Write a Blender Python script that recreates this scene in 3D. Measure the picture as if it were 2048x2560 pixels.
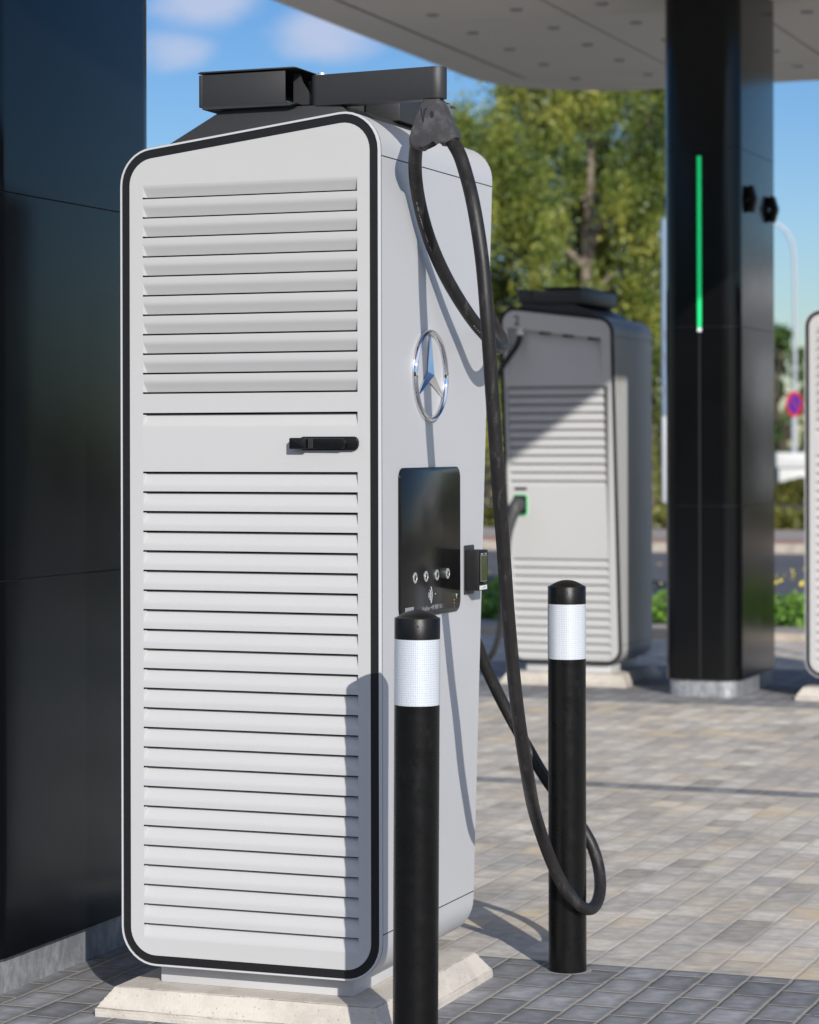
import bpy, bmesh, math, random
import numpy as np
from mathutils import Vector, Matrix

# ------------------------------------------------------------------ clearing
for o in list(bpy.data.objects):
    bpy.data.objects.remove(o, do_unlink=True)
scn = bpy.context.scene
COL = scn.collection
random.seed(7)
R = math.radians

# ------------------------------------------------------------------ camera
YAW = R(20.98)
cam_d = bpy.data.cameras.new("camera")
cam = bpy.data.objects.new("camera", cam_d)
COL.objects.link(cam)
cam_d.sensor_fit = 'HORIZONTAL'
cam_d.sensor_width = 24.0
cam_d.lens = 75.1
cam_d.shift_y = -0.083
cam_d.clip_start = 0.1
cam_d.clip_end = 2000
cam.matrix_world = (Matrix.Translation((2.397, -6.044, 1.5)) @ Matrix.Rotation(YAW, 4, 'Z')
                    @ Matrix.Rotation(R(90), 4, 'X') @ Matrix.Rotation(R(-0.12), 4, 'Z'))
cam_d.dof.use_dof = True
cam_d.dof.focus_distance = 6.55
cam_d.dof.aperture_fstop = 3.6
cam_d.dof.aperture_blades = 9
scn.camera = cam

# ------------------------------------------------------------------ sky and sun
SUN_EL = R(23.4)
TO_SUN = Vector((0.588 * math.cos(SUN_EL), -0.809 * math.cos(SUN_EL), math.sin(SUN_EL)))
world = bpy.data.worlds.new("World")
scn.world = world
world.use_nodes = True
wn, wl = world.node_tree.nodes, world.node_tree.links
wn.clear()
wout = wn.new('ShaderNodeOutputWorld')
wbg = wn.new('ShaderNodeBackground')
wl.new(wbg.outputs[0], wout.inputs['Surface'])
sky = wn.new('ShaderNodeTexSky')
sky.sky_type = 'NISHITA'
sky.sun_disc = False
sky.sun_elevation = SUN_EL
sky.sun_rotation = math.atan2(TO_SUN.x, TO_SUN.y)
sky.altitude = 100
sky.air_density = 1.0
sky.dust_density = 0.3
sky.ozone_density = 1.5
wbg.inputs['Strength'].default_value = 0.09
# soft cumulus: noise clouds inside a few wide patches of the sky
wtc = wn.new('ShaderNodeTexCoord')
wmap = wn.new('ShaderNodeMapping'); wmap.inputs['Scale'].default_value = (1, 1, 1.9)
wl.new(wtc.outputs['Generated'], wmap.inputs['Vector'])
wno = wn.new('ShaderNodeTexNoise')
wno.inputs['Scale'].default_value = 24.0; wno.inputs['Detail'].default_value = 9; wno.inputs['Roughness'].default_value = 0.58
wl.new(wmap.outputs[0], wno.inputs['Vector'])


def sky_dir(px, py):
    u = (px - 1024) / 6409.; v = (1110 - py) / 6409.
    return Vector((math.cos(YAW) * u - math.sin(YAW), math.sin(YAW) * u + math.cos(YAW), v)).normalized()


acc = None
fill_bank = None
for (px, py, rad, amp) in ((440, 120, .022, .75), (800, 95, .030, .8), (500, 5, .030, .85), (610, 30, .02, .45), (650, 470, .03, .3),
                           (-2600, -600, .28, .7), (900, -2200, .25, .6),
                           (Vector((-.6, -.75, .55)), 0, .75, .95), (Vector((.35, -.85, .75)), 0, .6, .9), (Vector((.95, -.35, .6)), 0, .85, .97)):
    d = sky_dir(px, py) if not isinstance(px, Vector) else px.normalized()
    vm = wn.new('ShaderNodeVectorMath'); vm.operation = 'SUBTRACT'
    vm.inputs[1].default_value = d
    wl.new(wtc.outputs['Generated'], vm.inputs[0])
    sc = wn.new('ShaderNodeVectorMath'); sc.operation = 'MULTIPLY'; sc.inputs[1].default_value = (.8, .8, 1.5)
    wl.new(vm.outputs[0], sc.inputs[0])
    ln = wn.new('ShaderNodeVectorMath'); ln.operation = 'LENGTH'
    wl.new(sc.outputs[0], ln.inputs[0])
    mr = wn.new('ShaderNodeMapRange'); mr.interpolation_type = 'SMOOTHSTEP'
    mr.inputs['From Min'].default_value = rad * 1.15; mr.inputs['From Max'].default_value = 0
    mr.inputs['To Min'].default_value = 0; mr.inputs['To Max'].default_value = amp
    wl.new(ln.outputs['Value'], mr.inputs['Value'])
    if isinstance(px, Vector):
        if fill_bank is None: fill_bank = mr.outputs[0]
        else:
            mx = wn.new('ShaderNodeMath'); mx.operation = 'MAXIMUM'
            wl.new(fill_bank, mx.inputs[0]); wl.new(mr.outputs[0], mx.inputs[1]); fill_bank = mx.outputs[0]
        continue
    if acc is None:
        acc = mr.outputs[0]
    else:
        mx = wn.new('ShaderNodeMath'); mx.operation = 'MAXIMUM'
        wl.new(acc, mx.inputs[0]); wl.new(mr.outputs[0], mx.inputs[1]); acc = mx.outputs[0]
cm = wn.new('ShaderNodeMath'); cm.operation = 'ADD'
wl.new(acc, cm.inputs[0]); wl.new(wno.outputs['Fac'], cm.inputs[1])
cr = wn.new('ShaderNodeMapRange'); cr.interpolation_type = 'SMOOTHSTEP'
cr.inputs['From Min'].default_value = 0.70; cr.inputs['From Max'].default_value = 1.30
cr.inputs['To Max'].default_value = 0.72
wl.new(cm.outputs[0], cr.inputs['Value'])
cmix = wn.new('ShaderNodeMixRGB')
cmix.inputs['Color2'].default_value = (6.2, 6.6, 8.2, 1)
wl.new(cr.outputs[0], cmix.inputs['Fac'])
hsv = wn.new('ShaderNodeHueSaturation'); hsv.inputs['Saturation'].default_value = 1.38; hsv.inputs['Value'].default_value = .92
wl.new(sky.outputs[0], hsv.inputs['Color'])
tint = wn.new('ShaderNodeVectorMath'); tint.operation = 'MULTIPLY'; tint.inputs[1].default_value = (.76, .86, 1.12)
wl.new(hsv.outputs[0], tint.inputs[0])
wl.new(tint.outputs[0], cmix.inputs['Color1'])
# unseen bright cloud added high behind and right of the viewer as fill light
bm_ = wn.new('ShaderNodeMath'); bm_.operation = 'ADD'
wl.new(fill_bank, bm_.inputs[0]); wl.new(wno.outputs['Fac'], bm_.inputs[1])
br = wn.new('ShaderNodeMapRange'); br.interpolation_type = 'SMOOTHSTEP'
br.inputs['From Min'].default_value = 0.75; br.inputs['From Max'].default_value = 1.15; br.inputs['To Max'].default_value = 0.9
wl.new(bm_.outputs[0], br.inputs['Value'])
bmix = wn.new('ShaderNodeMixRGB'); bmix.inputs['Color2'].default_value = (8.6, 9.4, 11.8, 1)
wl.new(br.outputs[0], bmix.inputs['Fac']); wl.new(cmix.outputs[0], bmix.inputs['Color1'])
wl.new(bmix.outputs[0], wbg.inputs['Color'])

sun_d = bpy.data.lights.new("sun", 'SUN')
sun_d.energy = 4.15
sun_d.angle = R(0.5)
sun_d.color = (1.0, 0.955, 0.89)
sun = bpy.data.objects.new("sun", sun_d)
COL.objects.link(sun)
sun.location = (6, -8, 12)
sun.rotation_euler = TO_SUN.to_track_quat('Z', 'Y').to_euler()

scn.view_settings.view_transform = 'Standard'
scn.view_settings.look = 'None'
scn.view_settings.exposure = 0.08
scn.view_settings.gamma = 1.0


# ------------------------------------------------------------------ materials
def new_mat(name):
    m = bpy.data.materials.new(name); m.use_nodes = True
    return m, m.node_tree.nodes, m.node_tree.links, m.node_tree.nodes['Principled BSDF']


def mat(name, col, rough=0.5, metal=0.0, noise=0.0, nscale=20.0, bump=0.0, bscale=300.0, spec=0.5, emit=None, estr=0.0,
        coat=0.0, rvar=0.0, tint=None, stretch=(1, 1, 1)):
    """painted / metal / rubber surface with its own grain and faint tone variation"""
    m, n, l, b = new_mat(name)
    b.inputs['Base Color'].default_value = (*col, 1)
    b.inputs['Roughness'].default_value = rough
    b.inputs['Metallic'].default_value = metal
    b.inputs['Specular IOR Level'].default_value = spec
    if tint: b.inputs['Specular Tint'].default_value = (*tint, 1)
    b.inputs['Coat Weight'].default_value = coat
    tc = n.new('ShaderNodeTexCoord')
    mp = n.new('ShaderNodeMapping'); mp.inputs['Scale'].default_value = stretch
    l.new(tc.outputs['Object'], mp.inputs['Vector'])
    if noise > 0 or rvar > 0:
        t = n.new('ShaderNodeTexNoise'); t.inputs['Scale'].default_value = nscale; t.inputs['Detail'].default_value = 6
        t.inputs['Roughness'].default_value = 0.65
        l.new(mp.outputs[0], t.inputs['Vector'])
        if noise > 0:
            mr = n.new('ShaderNodeMapRange')
            mr.inputs['From Min'].default_value = .3; mr.inputs['From Max'].default_value = .7
            mr.inputs['To Min'].default_value = 1 - noise; mr.inputs['To Max'].default_value = 1 + noise
            l.new(t.outputs['Fac'], mr.inputs['Value'])
            mu = n.new('ShaderNodeVectorMath'); mu.operation = 'SCALE'; mu.inputs[0].default_value = col
            l.new(mr.outputs[0], mu.inputs['Scale'])
            l.new(mu.outputs[0], b.inputs['Base Color'])
        if rvar > 0:
            mr2 = n.new('ShaderNodeMapRange')
            mr2.inputs['From Min'].default_value = .3; mr2.inputs['From Max'].default_value = .7
            mr2.inputs['To Min'].default_value = max(0.02, rough - rvar); mr2.inputs['To Max'].default_value = rough + rvar
            l.new(t.outputs['Fac'], mr2.inputs['Value']); l.new(mr2.outputs[0], b.inputs['Roughness'])
    if bump > 0:
        t2 = n.new('ShaderNodeTexNoise'); t2.inputs['Scale'].default_value = bscale; t2.inputs['Detail'].default_value = 3
        l.new(mp.outputs[0], t2.inputs['Vector'])
        bp = n.new('ShaderNodeBump'); bp.inputs['Strength'].default_value = bump; bp.inputs['Distance'].default_value = 0.001
        l.new(t2.outputs['Fac'], bp.inputs['Height']); l.new(bp.outputs[0], b.inputs['Normal'])
    if emit:
        b.inputs['Emission Color'].default_value = (*emit, 1); b.inputs['Emission Strength'].default_value = estr
    return m


def scuffed(name, col, rough, scuff=(0.16, 0.15, 0.14), lo=.66, hi=.8, sc=(60, 60, 14), amt=.5, spec=.4):
    """dark surface carrying pale rub marks with a shape of their own"""
    m = mat(name, col, rough, noise=.15, nscale=30, bump=.25, bscale=500, rvar=.06, spec=spec)
    n, l = m.node_tree.nodes, m.node_tree.links
    b = n['Principled BSDF']
    tc = n.new('ShaderNodeTexCoord'); mp = n.new('ShaderNodeMapping'); mp.inputs['Scale'].default_value = sc
    l.new(tc.outputs['Object'], mp.inputs['Vector'])
    t = n.new('ShaderNodeTexNoise'); t.inputs['Scale'].default_value = 1; t.inputs['Detail'].default_value = 8; t.inputs['Roughness'].default_value = .7
    l.new(mp.outputs[0], t.inputs['Vector'])
    mr = n.new('ShaderNodeMapRange'); mr.inputs['From Min'].default_value = lo; mr.inputs['From Max'].default_value = hi
    mr.inputs['To Max'].default_value = amt
    l.new(t.outputs['Fac'], mr.inputs['Value'])
    mx = n.new('ShaderNodeMixRGB'); mx.inputs['Color2'].default_value = (*scuff, 1)
    src = b.inputs['Base Color'].links[0].from_socket
    l.new(mr.outputs[0], mx.inputs['Fac']); l.new(src, mx.inputs['Color1']); l.new(mx.outputs[0], b.inputs['Base Color'])
    return m


M = {}
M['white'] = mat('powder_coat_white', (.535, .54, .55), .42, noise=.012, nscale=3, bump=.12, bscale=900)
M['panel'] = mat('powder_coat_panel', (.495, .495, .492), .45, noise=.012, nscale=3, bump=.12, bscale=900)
M['core'] = mat('shadow_gap_black', (.015, .015, .018), .6, noise=.1)
M['trim'] = mat('trim_black', (.010, .010, .011), .5, spec=.35, noise=.25, nscale=160, bump=.2, bscale=700)
M['anthracite'] = mat('anthracite_coat', (.042, .042, .044), .42, metal=.25, noise=.1, nscale=250, bump=.45, bscale=1100)
M['cable'] = scuffed('cable_rubber', (.016, .0145, .0145), .46, lo=.55, hi=.82, sc=(45, 45, 9), amt=.6)
M['yoke'] = scuffed('yoke_rubber', (.055, .055, .058), .55, (.2, .2, .2), .5, .8, (30, 30, 30), .5)
M['bollard'] = scuffed('bollard_black', (.0045, .0045, .0045), .30, (.05, .05, .046), .58, .80, (14, 14, 7), .34, .27)
M['cap'] = mat('bollard_cap_black', (.005, .005, .005), .35, spec=.3, noise=.2, nscale=60, bump=.3, bscale=600)
M['chrome'] = mat('chrome', (.82, .83, .85), .04, metal=1.0)
M['steel'] = mat('brushed_steel', (.72, .74, .72), .38, metal=.7, noise=.1, nscale=40)
M['glass'] = mat('screen_glass', (.008, .007, .007), .20, spec=.22)
M['lcd'] = mat('lcd_green', (.055, .07, .025), .12, noise=.1)
M['ink'] = mat('white_print', (.75, .77, .77), .5)
M['inkgrey'] = mat('grey_print', (.30, .31, .32), .5)
M['orange'] = mat('orange_print', (.55, .30, .07), .5)
M['amber'] = mat('copper_led', (.6, .25, .12), .4)
M['green'] = mat('holster_ring_green', (.08, .5, .2), .4, emit=(.1, .9, .3), estr=.35)
M['led'] = mat('led_strip_green', (.02, .6, .2), .4, emit=(0.0, .9, .25), estr=.36)
M['ledw'] = mat('led_tip', (.8, .9, .9), .3, emit=(.8, 1, .95), estr=.12)
M['pylon'] = mat('pylon_black_cladding', (.0035, .0037, .0042), .15, noise=.12, nscale=3, bump=.05, bscale=900, rvar=.03, spec=.5, tint=(.50, .80, 1.0))
M['bronze'] = mat('pillar_black_cladding', (.0035, .0034, .0036), .15, noise=.12, nscale=3, bump=.05, bscale=900, rvar=.03, spec=.36, tint=(.85, .93, 1.0))
M['soffit'] = mat('soffit_panel', (.80, .755, .67), .5, noise=.02, nscale=2)
M['soffgap'] = mat('soffit_joint', (.16, .15, .135), .7)
M['fascia'] = mat('canopy_fascia', (.5, .5, .5), .4, noise=.02)
M['lens'] = mat('downlight_lens', (.36, .35, .33), .35)
M['bark'] = mat('birch_bark', (.22, .18, .14), .8, noise=.45, nscale=5, bump=.8, bscale=20)
M['barkdark'] = mat('dark_bark', (.07, .055, .04), .85, noise=.3, nscale=5, bump=.8, bscale=20)
M['polem'] = mat('pole_grey', (.45, .48, .52), .45, metal=.2, noise=.05)
M['signblue'] = mat('sign_blue', (.02, .03, .30), .4)
M['signred'] = mat('sign_red', (.60, .02, .04), .4)
M['totemb'] = mat('totem_blue_grey', (.22, .30, .42), .4, noise=.1, nscale=1)
M['totemw'] = mat('totem_white', (.55, .56, .60), .4, noise=.06, nscale=1)
M['totemp'] = mat('totem_purple', (.14, .06, .16), .4)
M['utility'] = mat('utility_white', (.62, .63, .64), .5, noise=.05, nscale=2)
M['gcont'] = mat('container_green', (.02, .20, .10), .5, noise=.1, nscale=2)


def concrete(name, col, dark):
    m, n, l, b = new_mat(name)
    b.inputs['Roughness'].default_value = .9
    tc = n.new('ShaderNodeTexCoord')
    t = n.new('ShaderNodeTexNoise'); t.inputs['Scale'].default_value = 7; t.inputs['Detail'].default_value = 9; t.inputs['Roughness'].default_value = .65
    l.new(tc.outputs['Object'], t.inputs['Vector'])
    r = n.new('ShaderNodeValToRGB')
    r.color_ramp.elements[0].position = .33; r.color_ramp.elements[0].color = (*dark, 1)
    r.color_ramp.elements[1].position = .56; r.color_ramp.elements[1].color = (*col, 1)
    l.new(t.outputs['Fac'], r.inputs[0])
    v = n.new('ShaderNodeTexVoronoi'); v.inputs['Scale'].default_value = 55
    l.new(tc.outputs['Object'], v.inputs['Vector'])
    pr = n.new('ShaderNodeMapRange'); pr.inputs['From Min'].default_value = .07; pr.inputs['From Max'].default_value = .15
    pr.inputs['To Min'].default_value = .62
    l.new(v.outputs['Distance'], pr.inputs['Value'])
    mu = n.new('ShaderNodeVectorMath'); mu.operation = 'SCALE'
    l.new(r.outputs[0], mu.inputs[0]); l.new(pr.outputs[0], mu.inputs['Scale'])
    l.new(mu.outputs[0], b.inputs['Base Color'])
    t2 = n.new('ShaderNodeTexNoise'); t2.inputs['Scale'].default_value = 130; t2.inputs['Detail'].default_value = 5
    l.new(tc.outputs['Object'], t2.inputs['Vector'])
    ad = n.new('ShaderNodeMath'); ad.operation = 'ADD'
    l.new(t2.outputs['Fac'], ad.inputs[0]); l.new(pr.outputs[0], ad.inputs[1])
    bp = n.new('ShaderNodeBump'); bp.inputs['Strength'].default_value = .6; bp.inputs['Distance'].default_value = .003
    l.new(ad.outputs[0], bp.inputs['Height']); l.new(bp.outputs[0], b.inputs['Normal'])
    return m


M['concrete'] = concrete('cast_concrete', (.60, .55, .485), (.45, .41, .36))
M['kerb'] = concrete('kerb_stone', (.46, .40, .33), (.34, .29, .25))
M['mortar'] = concrete('mortar', (.30, .29, .27), (.17, .17, .17))
M['asphalt'] = mat('asphalt', (.10, .10, .108), .9, noise=.2, nscale=.7, bump=.5, bscale=60)
M['walk'] = mat('pavement_beige', (.36, .31, .27), .9, noise=.12, nscale=.8, bump=.3, bscale=30)
M['walkred'] = mat('pavement_red', (.42, .22, .14), .9, noise=.12, nscale=2)
M['soil'] = mat('verge_soil', (.10, .085, .045), .95, noise=.4, nscale=3, bump=.6, bscale=30)


def galvanised():
    m, n, l, b = new_mat('pylon_base_metal')
    b.inputs['Metallic'].default_value = .45
    tc = n.new('ShaderNodeTexCoord')
    mp = n.new('ShaderNodeMapping'); mp.inputs['Scale'].default_value = (9, 9, 5)
    l.new(tc.outputs['Object'], mp.inputs['Vector'])
    t = n.new('ShaderNodeTexNoise'); t.inputs['Scale'].default_value = 3; t.inputs['Detail'].default_value = 10; t.inputs['Roughness'].default_value = .75
    l.new(mp.outputs[0], t.inputs['Vector'])
    r = n.new('ShaderNodeValToRGB')
    r.color_ramp.elements[0].position = .45; r.color_ramp.elements[0].color = (.30, .315, .34, 1)
    r.color_ramp.elements[1].position = .72; r.color_ramp.elements[1].color = (.62, .62, .62, 1)
    l.new(t.outputs['Fac'], r.inputs[0]); l.new(r.outputs[0], b.inputs['Base Color'])
    mr = n.new('ShaderNodeMapRange'); mr.inputs['To Min'].default_value = .3; mr.inputs['To Max'].default_value = .55
    l.new(t.outputs['Fac'], mr.inputs['Value']); l.new(mr.outputs[0], b.inputs['Roughness'])
    return m


M['base'] = galvanised()


def mth(n, l, op, a, b=None, c=None):
    x = n.new('ShaderNodeMath'); x.operation = op
    for i, v in enumerate((a, b, c)):
        if v is None: continue
        if isinstance(v, (int, float)): x.inputs[i].default_value = v
        else: l.new(v, x.inputs[i])
    return x.outputs[0]


def paving():
    """concrete block paving: running bond along Y, charcoal and light fields laid in zones"""
    m, n, l, b = new_mat('block_paving')
    tc = n.new('ShaderNodeTexCoord'); sp = n.new('ShaderNodeSeparateXYZ')
    wob = n.new('ShaderNodeTexNoise'); wob.inputs['Scale'].default_value = 9; wob.inputs['Detail'].default_value = 4
    l.new(tc.outputs['Object'], wob.inputs['Vector'])
    wv = n.new('ShaderNodeVectorMath'); wv.operation = 'MULTIPLY_ADD'
    wv.inputs[1].default_value = (.009, .009, 0)
    l.new(wob.outputs['Color'], wv.inputs[0]); l.new(tc.outputs['Object'], wv.inputs[2])
    l.new(wv.outputs[0], sp.inputs[0])
    X, Y = sp.outputs['X'], sp.outputs['Y']
    f = lambda op, a, b_=None, c=None: mth(n, l, op, a, b_, c)
    W, L = .120, .180
    u = f('DIVIDE', f('ADD', X, 20.045), W)
    row = f('FLOOR', u)
    off = f('MULTIPLY', f('MODULO', row, 2.0), .5)
    v = f('ADD', f('DIVIDE', f('ADD', Y, 20.0), L), off)
    col = f('FLOOR', v)
    fu, fv = f('FRACT', u), f('FRACT', v)
    du = f('MULTIPLY', f('MINIMUM', fu, f('SUBTRACT', 1.0, fu)), W)
    dv = f('MULTIPLY', f('MINIMUM', fv, f('SUBTRACT', 1.0, fv)), L)
    e = f('MINIMUM', du, dv)
    cmb = n.new('ShaderNodeCombineXYZ'); l.new(row, cmb.inputs[0]); l.new(col, cmb.inputs[1])
    wnz = n.new('ShaderNodeTexWhiteNoise'); l.new(cmb.outputs[0], wnz.inputs['Vector'])
    rnd = wnz.outputs['Value']
    # zone mask, 1 = charcoal
    def band(a, b_):
        return f('MULTIPLY', f('GREATER_THAN', Y, a), f('LESS_THAN', Y, b_))
    zone = f('MAXIMUM', f('MAXIMUM', band(-40, 1.045), band(4.70, 4.86)), band(8.30, 10.75))
    zed = f('MINIMUM', f('MINIMUM', f('ABSOLUTE', f('SUBTRACT', Y, 1.045)), f('ABSOLUTE', f('SUBTRACT', Y, 4.70))), f('ABSOLUTE', f('SUBTRACT', Y, 4.86)))
    e = f('MINIMUM', e, zed)
    rl = n.new('ShaderNodeValToRGB')
    cs = [(0.0, (.39, .355, .31)), (.25, (.60, .55, .48)), (.5, (.47, .44, .405)), (.72, (.70, .65, .57)), (.86, (.58, .51, .42)), (1.0, (.53, .50, .46))]
    rl.color_ramp.elements[0].color = (*cs[0][1], 1); rl.color_ramp.elements[1].color = (*cs[-1][1], 1)
    for p, c in cs[1:-1]:
        el = rl.color_ramp.elements.new(p); el.color = (*c, 1)
    l.new(rnd, rl.inputs[0])
    rd = n.new('ShaderNodeValToRGB')
    rd.color_ramp.elements[0].color = (.150, .152, .162, 1); rd.color_ramp.elements[1].color = (.26, .262, .272, 1)
    l.new(rnd, rd.inputs[0])
    zc = n.new('ShaderNodeMixRGB'); l.new(zone, zc.inputs['Fac']); l.new(rl.outputs[0], zc.inputs['Color1']); l.new(rd.outputs[0], zc.inputs['Color2'])
    # fine aggregate, stains, worn pale centres of each block
    g = n.new('ShaderNodeTexNoise'); g.inputs['Scale'].default_value = 320; g.inputs['Detail'].default_value = 4
    l.new(tc.outputs['Object'], g.inputs['Vector'])
    g2 = n.new('ShaderNodeTexNoise'); g2.inputs['Scale'].default_value = 1.6; g2.inputs['Detail'].default_value = 7
    l.new(tc.outputs['Object'], g2.inputs['Vector'])
    g3 = n.new('ShaderNodeTexNoise'); g3.inputs['Scale'].default_value = 22; g3.inputs['Detail'].default_value = 6
    l.new(tc.outputs['Object'], g3.inputs['Vector'])
    wear = n.new('ShaderNodeMapRange'); wear.interpolation_type = 'SMOOTHSTEP'
    wear.inputs['From Min'].default_value = .008; wear.inputs['From Max'].default_value = .045
    wear.inputs['To Min'].default_value = 0.0; wear.inputs['To Max'].default_value = .62
    l.new(e, wear.inputs['Value'])
    k = f('ADD', f('MULTIPLY', g.outputs['Fac'], .6), f('MULTIPLY', g2.outputs['Fac'], .75))
    k = f('ADD', k, f('MULTIPLY', wear.outputs[0], f('MULTIPLY', f('ADD', g3.outputs['Fac'], -.15), f('ADD', .55, f('MULTIPLY', zone, 1.1)))))
    k = f('ADD', k, f('MULTIPLY', g3.outputs['Fac'], .55))
    k = f('ADD', k, -.07)
    sc = n.new('ShaderNodeVectorMath'); sc.operation = 'SCALE'
    l.new(zc.outputs[0], sc.inputs[0]); l.new(k, sc.inputs['Scale'])
    # yellow iron stains
    ys = n.new('ShaderNodeTexNoise'); ys.inputs['Scale'].default_value = 2.3; ys.inputs['Detail'].default_value = 5
    mpn = n.new('ShaderNodeMapping'); mpn.inputs['Location'].default_value = (3.3, 1.2, 0)
    l.new(tc.outputs['Object'], mpn.inputs[0]); l.new(mpn.outputs[0], ys.inputs['Vector'])
    yr = n.new('ShaderNodeMapRange'); yr.inputs['From Min'].default_value = .52; yr.inputs['From Max'].default_value = .68; yr.inputs['To Max'].default_value = .85
    l.new(ys.outputs['Fac'], yr.inputs['Value'])
    ymx = n.new('ShaderNodeMixRGB'); ymx.inputs['Color2'].default_value = (.68, .54, .34, 1)
    l.new(f('MULTIPLY', f('MULTIPLY', yr.outputs[0], rnd), f('SUBTRACT', 1.0, zone)), ymx.inputs['Fac']); l.new(sc.outputs[0], ymx.inputs['Color1'])
    g4 = n.new('ShaderNodeTexNoise'); g4.inputs['Scale'].default_value = 75; g4.inputs['Detail'].default_value = 3
    l.new(tc.outputs['Object'], g4.inputs['Vector'])
    # sanded joints
    jm = n.new('ShaderNodeMapRange')
    l.new(f('ADD', .0008, f('MULTIPLY', zone, .0018)), jm.inputs['From Min']); l.new(f('ADD', .0030, f('MULTIPLY', zone, .0026)), jm.inputs['From Max'])
    l.new(f('SUBTRACT', e, f('ADD', f('MULTIPLY', f('SUBTRACT', g3.outputs['Fac'], .5), .007), f('MULTIPLY', f('SUBTRACT', g4.outputs['Fac'], .5), f('ADD', .004, f('MULTIPLY', zone, .007))))), jm.inputs['Value'])
    jc = n.new('ShaderNodeMixRGB'); jc.inputs['Color2'].default_value = (.36, .33, .275, 1); jc.inputs['Color1'].default_value = (.56, .52, .45, 1)
    l.new(zone, jc.inputs['Fac'])
    jn = n.new('ShaderNodeVectorMath'); jn.operation = 'SCALE'
    l.new(jc.outputs[0], jn.inputs[0]); l.new(f('ADD', f('MULTIPLY', g.outputs['Fac'], 1.4), .2), jn.inputs['Scale'])
    fin = n.new('ShaderNodeMixRGB'); l.new(jm.outputs[0], fin.inputs['Fac']); l.new(jn.outputs[0], fin.inputs['Color1']); l.new(ymx.outputs[0], fin.inputs['Color2'])
    l.new(fin.outputs[0], b.inputs['Base Color'])
    b.inputs['Roughness'].default_value = .82
    hm = n.new('ShaderNodeMapRange'); hm.interpolation_type = 'SMOOTHSTEP'; hm.inputs['From Min'].default_value = .001; hm.inputs['From Max'].default_value = .010
    l.new(e, hm.inputs['Value'])
    hh = f('ADD', f('ADD', hm.outputs[0], f('MULTIPLY', g.outputs['Fac'], .16)), f('MULTIPLY', rnd, .15))
    bp = n.new('ShaderNodeBump'); bp.inputs['Distance'].default_value = .004
    l.new(f('ADD', .42, f('MULTIPLY', zone, .5)), bp.inputs['Strength'])
    l.new(hh, bp.inputs['Height']); l.new(bp.outputs[0], b.inputs['Normal'])
    return m


M['paving'] = paving()


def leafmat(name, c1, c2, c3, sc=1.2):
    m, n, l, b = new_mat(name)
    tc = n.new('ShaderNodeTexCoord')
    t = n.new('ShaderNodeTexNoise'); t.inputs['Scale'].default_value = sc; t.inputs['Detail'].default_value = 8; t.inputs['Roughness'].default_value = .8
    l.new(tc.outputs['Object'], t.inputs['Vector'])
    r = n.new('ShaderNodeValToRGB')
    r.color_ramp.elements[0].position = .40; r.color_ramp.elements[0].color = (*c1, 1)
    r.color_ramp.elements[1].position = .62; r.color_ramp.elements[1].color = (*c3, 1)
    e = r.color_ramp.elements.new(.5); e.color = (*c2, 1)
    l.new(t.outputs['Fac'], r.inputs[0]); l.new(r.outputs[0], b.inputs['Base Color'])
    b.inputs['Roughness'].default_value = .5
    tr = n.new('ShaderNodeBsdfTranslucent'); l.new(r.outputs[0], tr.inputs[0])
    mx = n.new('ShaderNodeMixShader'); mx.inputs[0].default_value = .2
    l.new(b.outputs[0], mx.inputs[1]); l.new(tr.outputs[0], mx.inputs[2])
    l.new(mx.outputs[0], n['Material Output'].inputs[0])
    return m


M['leaf'] = leafmat('birch_leaves', (.022, .045, .012), (.15, .205, .032), (.46, .44, .08), .6)  # darkest tone puts the crown's shaded gaps into the leaf colour by noise
M['leafdark'] = leafmat('dark_leaves', (.035, .08, .02), (.07, .14, .03), (.14, .20, .045))
M['hedge'] = leafmat('hedge_leaves', (.07, .085, .02), (.14, .15, .03), (.24, .22, .04), 2)
M['weed'] = leafmat('verge_leaves', (.05, .12, .015), (.12, .26, .03), (.26, .42, .06), 6)
M['petal'] = mat('yellow_petals', (.75, .62, .03), .6)
M['petalw'] = mat('white_petals', (.8, .78, .68), .6)


# ------------------------------------------------------------------ object helpers
def tag(o, label=None, cat=None, group=None, kind=None):
    if label: o['label'] = label
    if cat: o['category'] = cat
    if group: o['group'] = group
    if kind: o['kind'] = kind
    return o


def thing(name, label, cat, loc=(0, 0, 0), rz=0.0, group=None):
    o = bpy.data.objects.new(name, None); COL.objects.link(o)
    o.location = loc; o.rotation_euler = (0, 0, rz); o.empty_display_size = .1
    return tag(o, label, cat, group)


def obj(name, bm, m, parent=None, smooth=True, angle=35, solid=None):
    me = bpy.data.meshes.new(name)
    bmesh.ops.recalc_face_normals(bm, faces=bm.faces) if solid is None else None
    bm.to_mesh(me); bm.free()
    if smooth:
        me.shade_smooth()
        me.set_sharp_from_angle(angle=R(angle))
    o = bpy.data.objects.new(name, me); COL.objects.link(o)
    me.materials.append(M[m] if isinstance(m, str) else m)
    if parent: o.parent = parent
    if solid:
        s = o.modifiers.new('thickness', 'SOLIDIFY'); s.thickness = solid; s.offset = -1
    return o


def copy_tree(o, parent=None):
    c = o.copy(); COL.objects.link(c); c.parent = parent
    for ch in list(o.children): copy_tree(ch, c)
    return c


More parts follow.
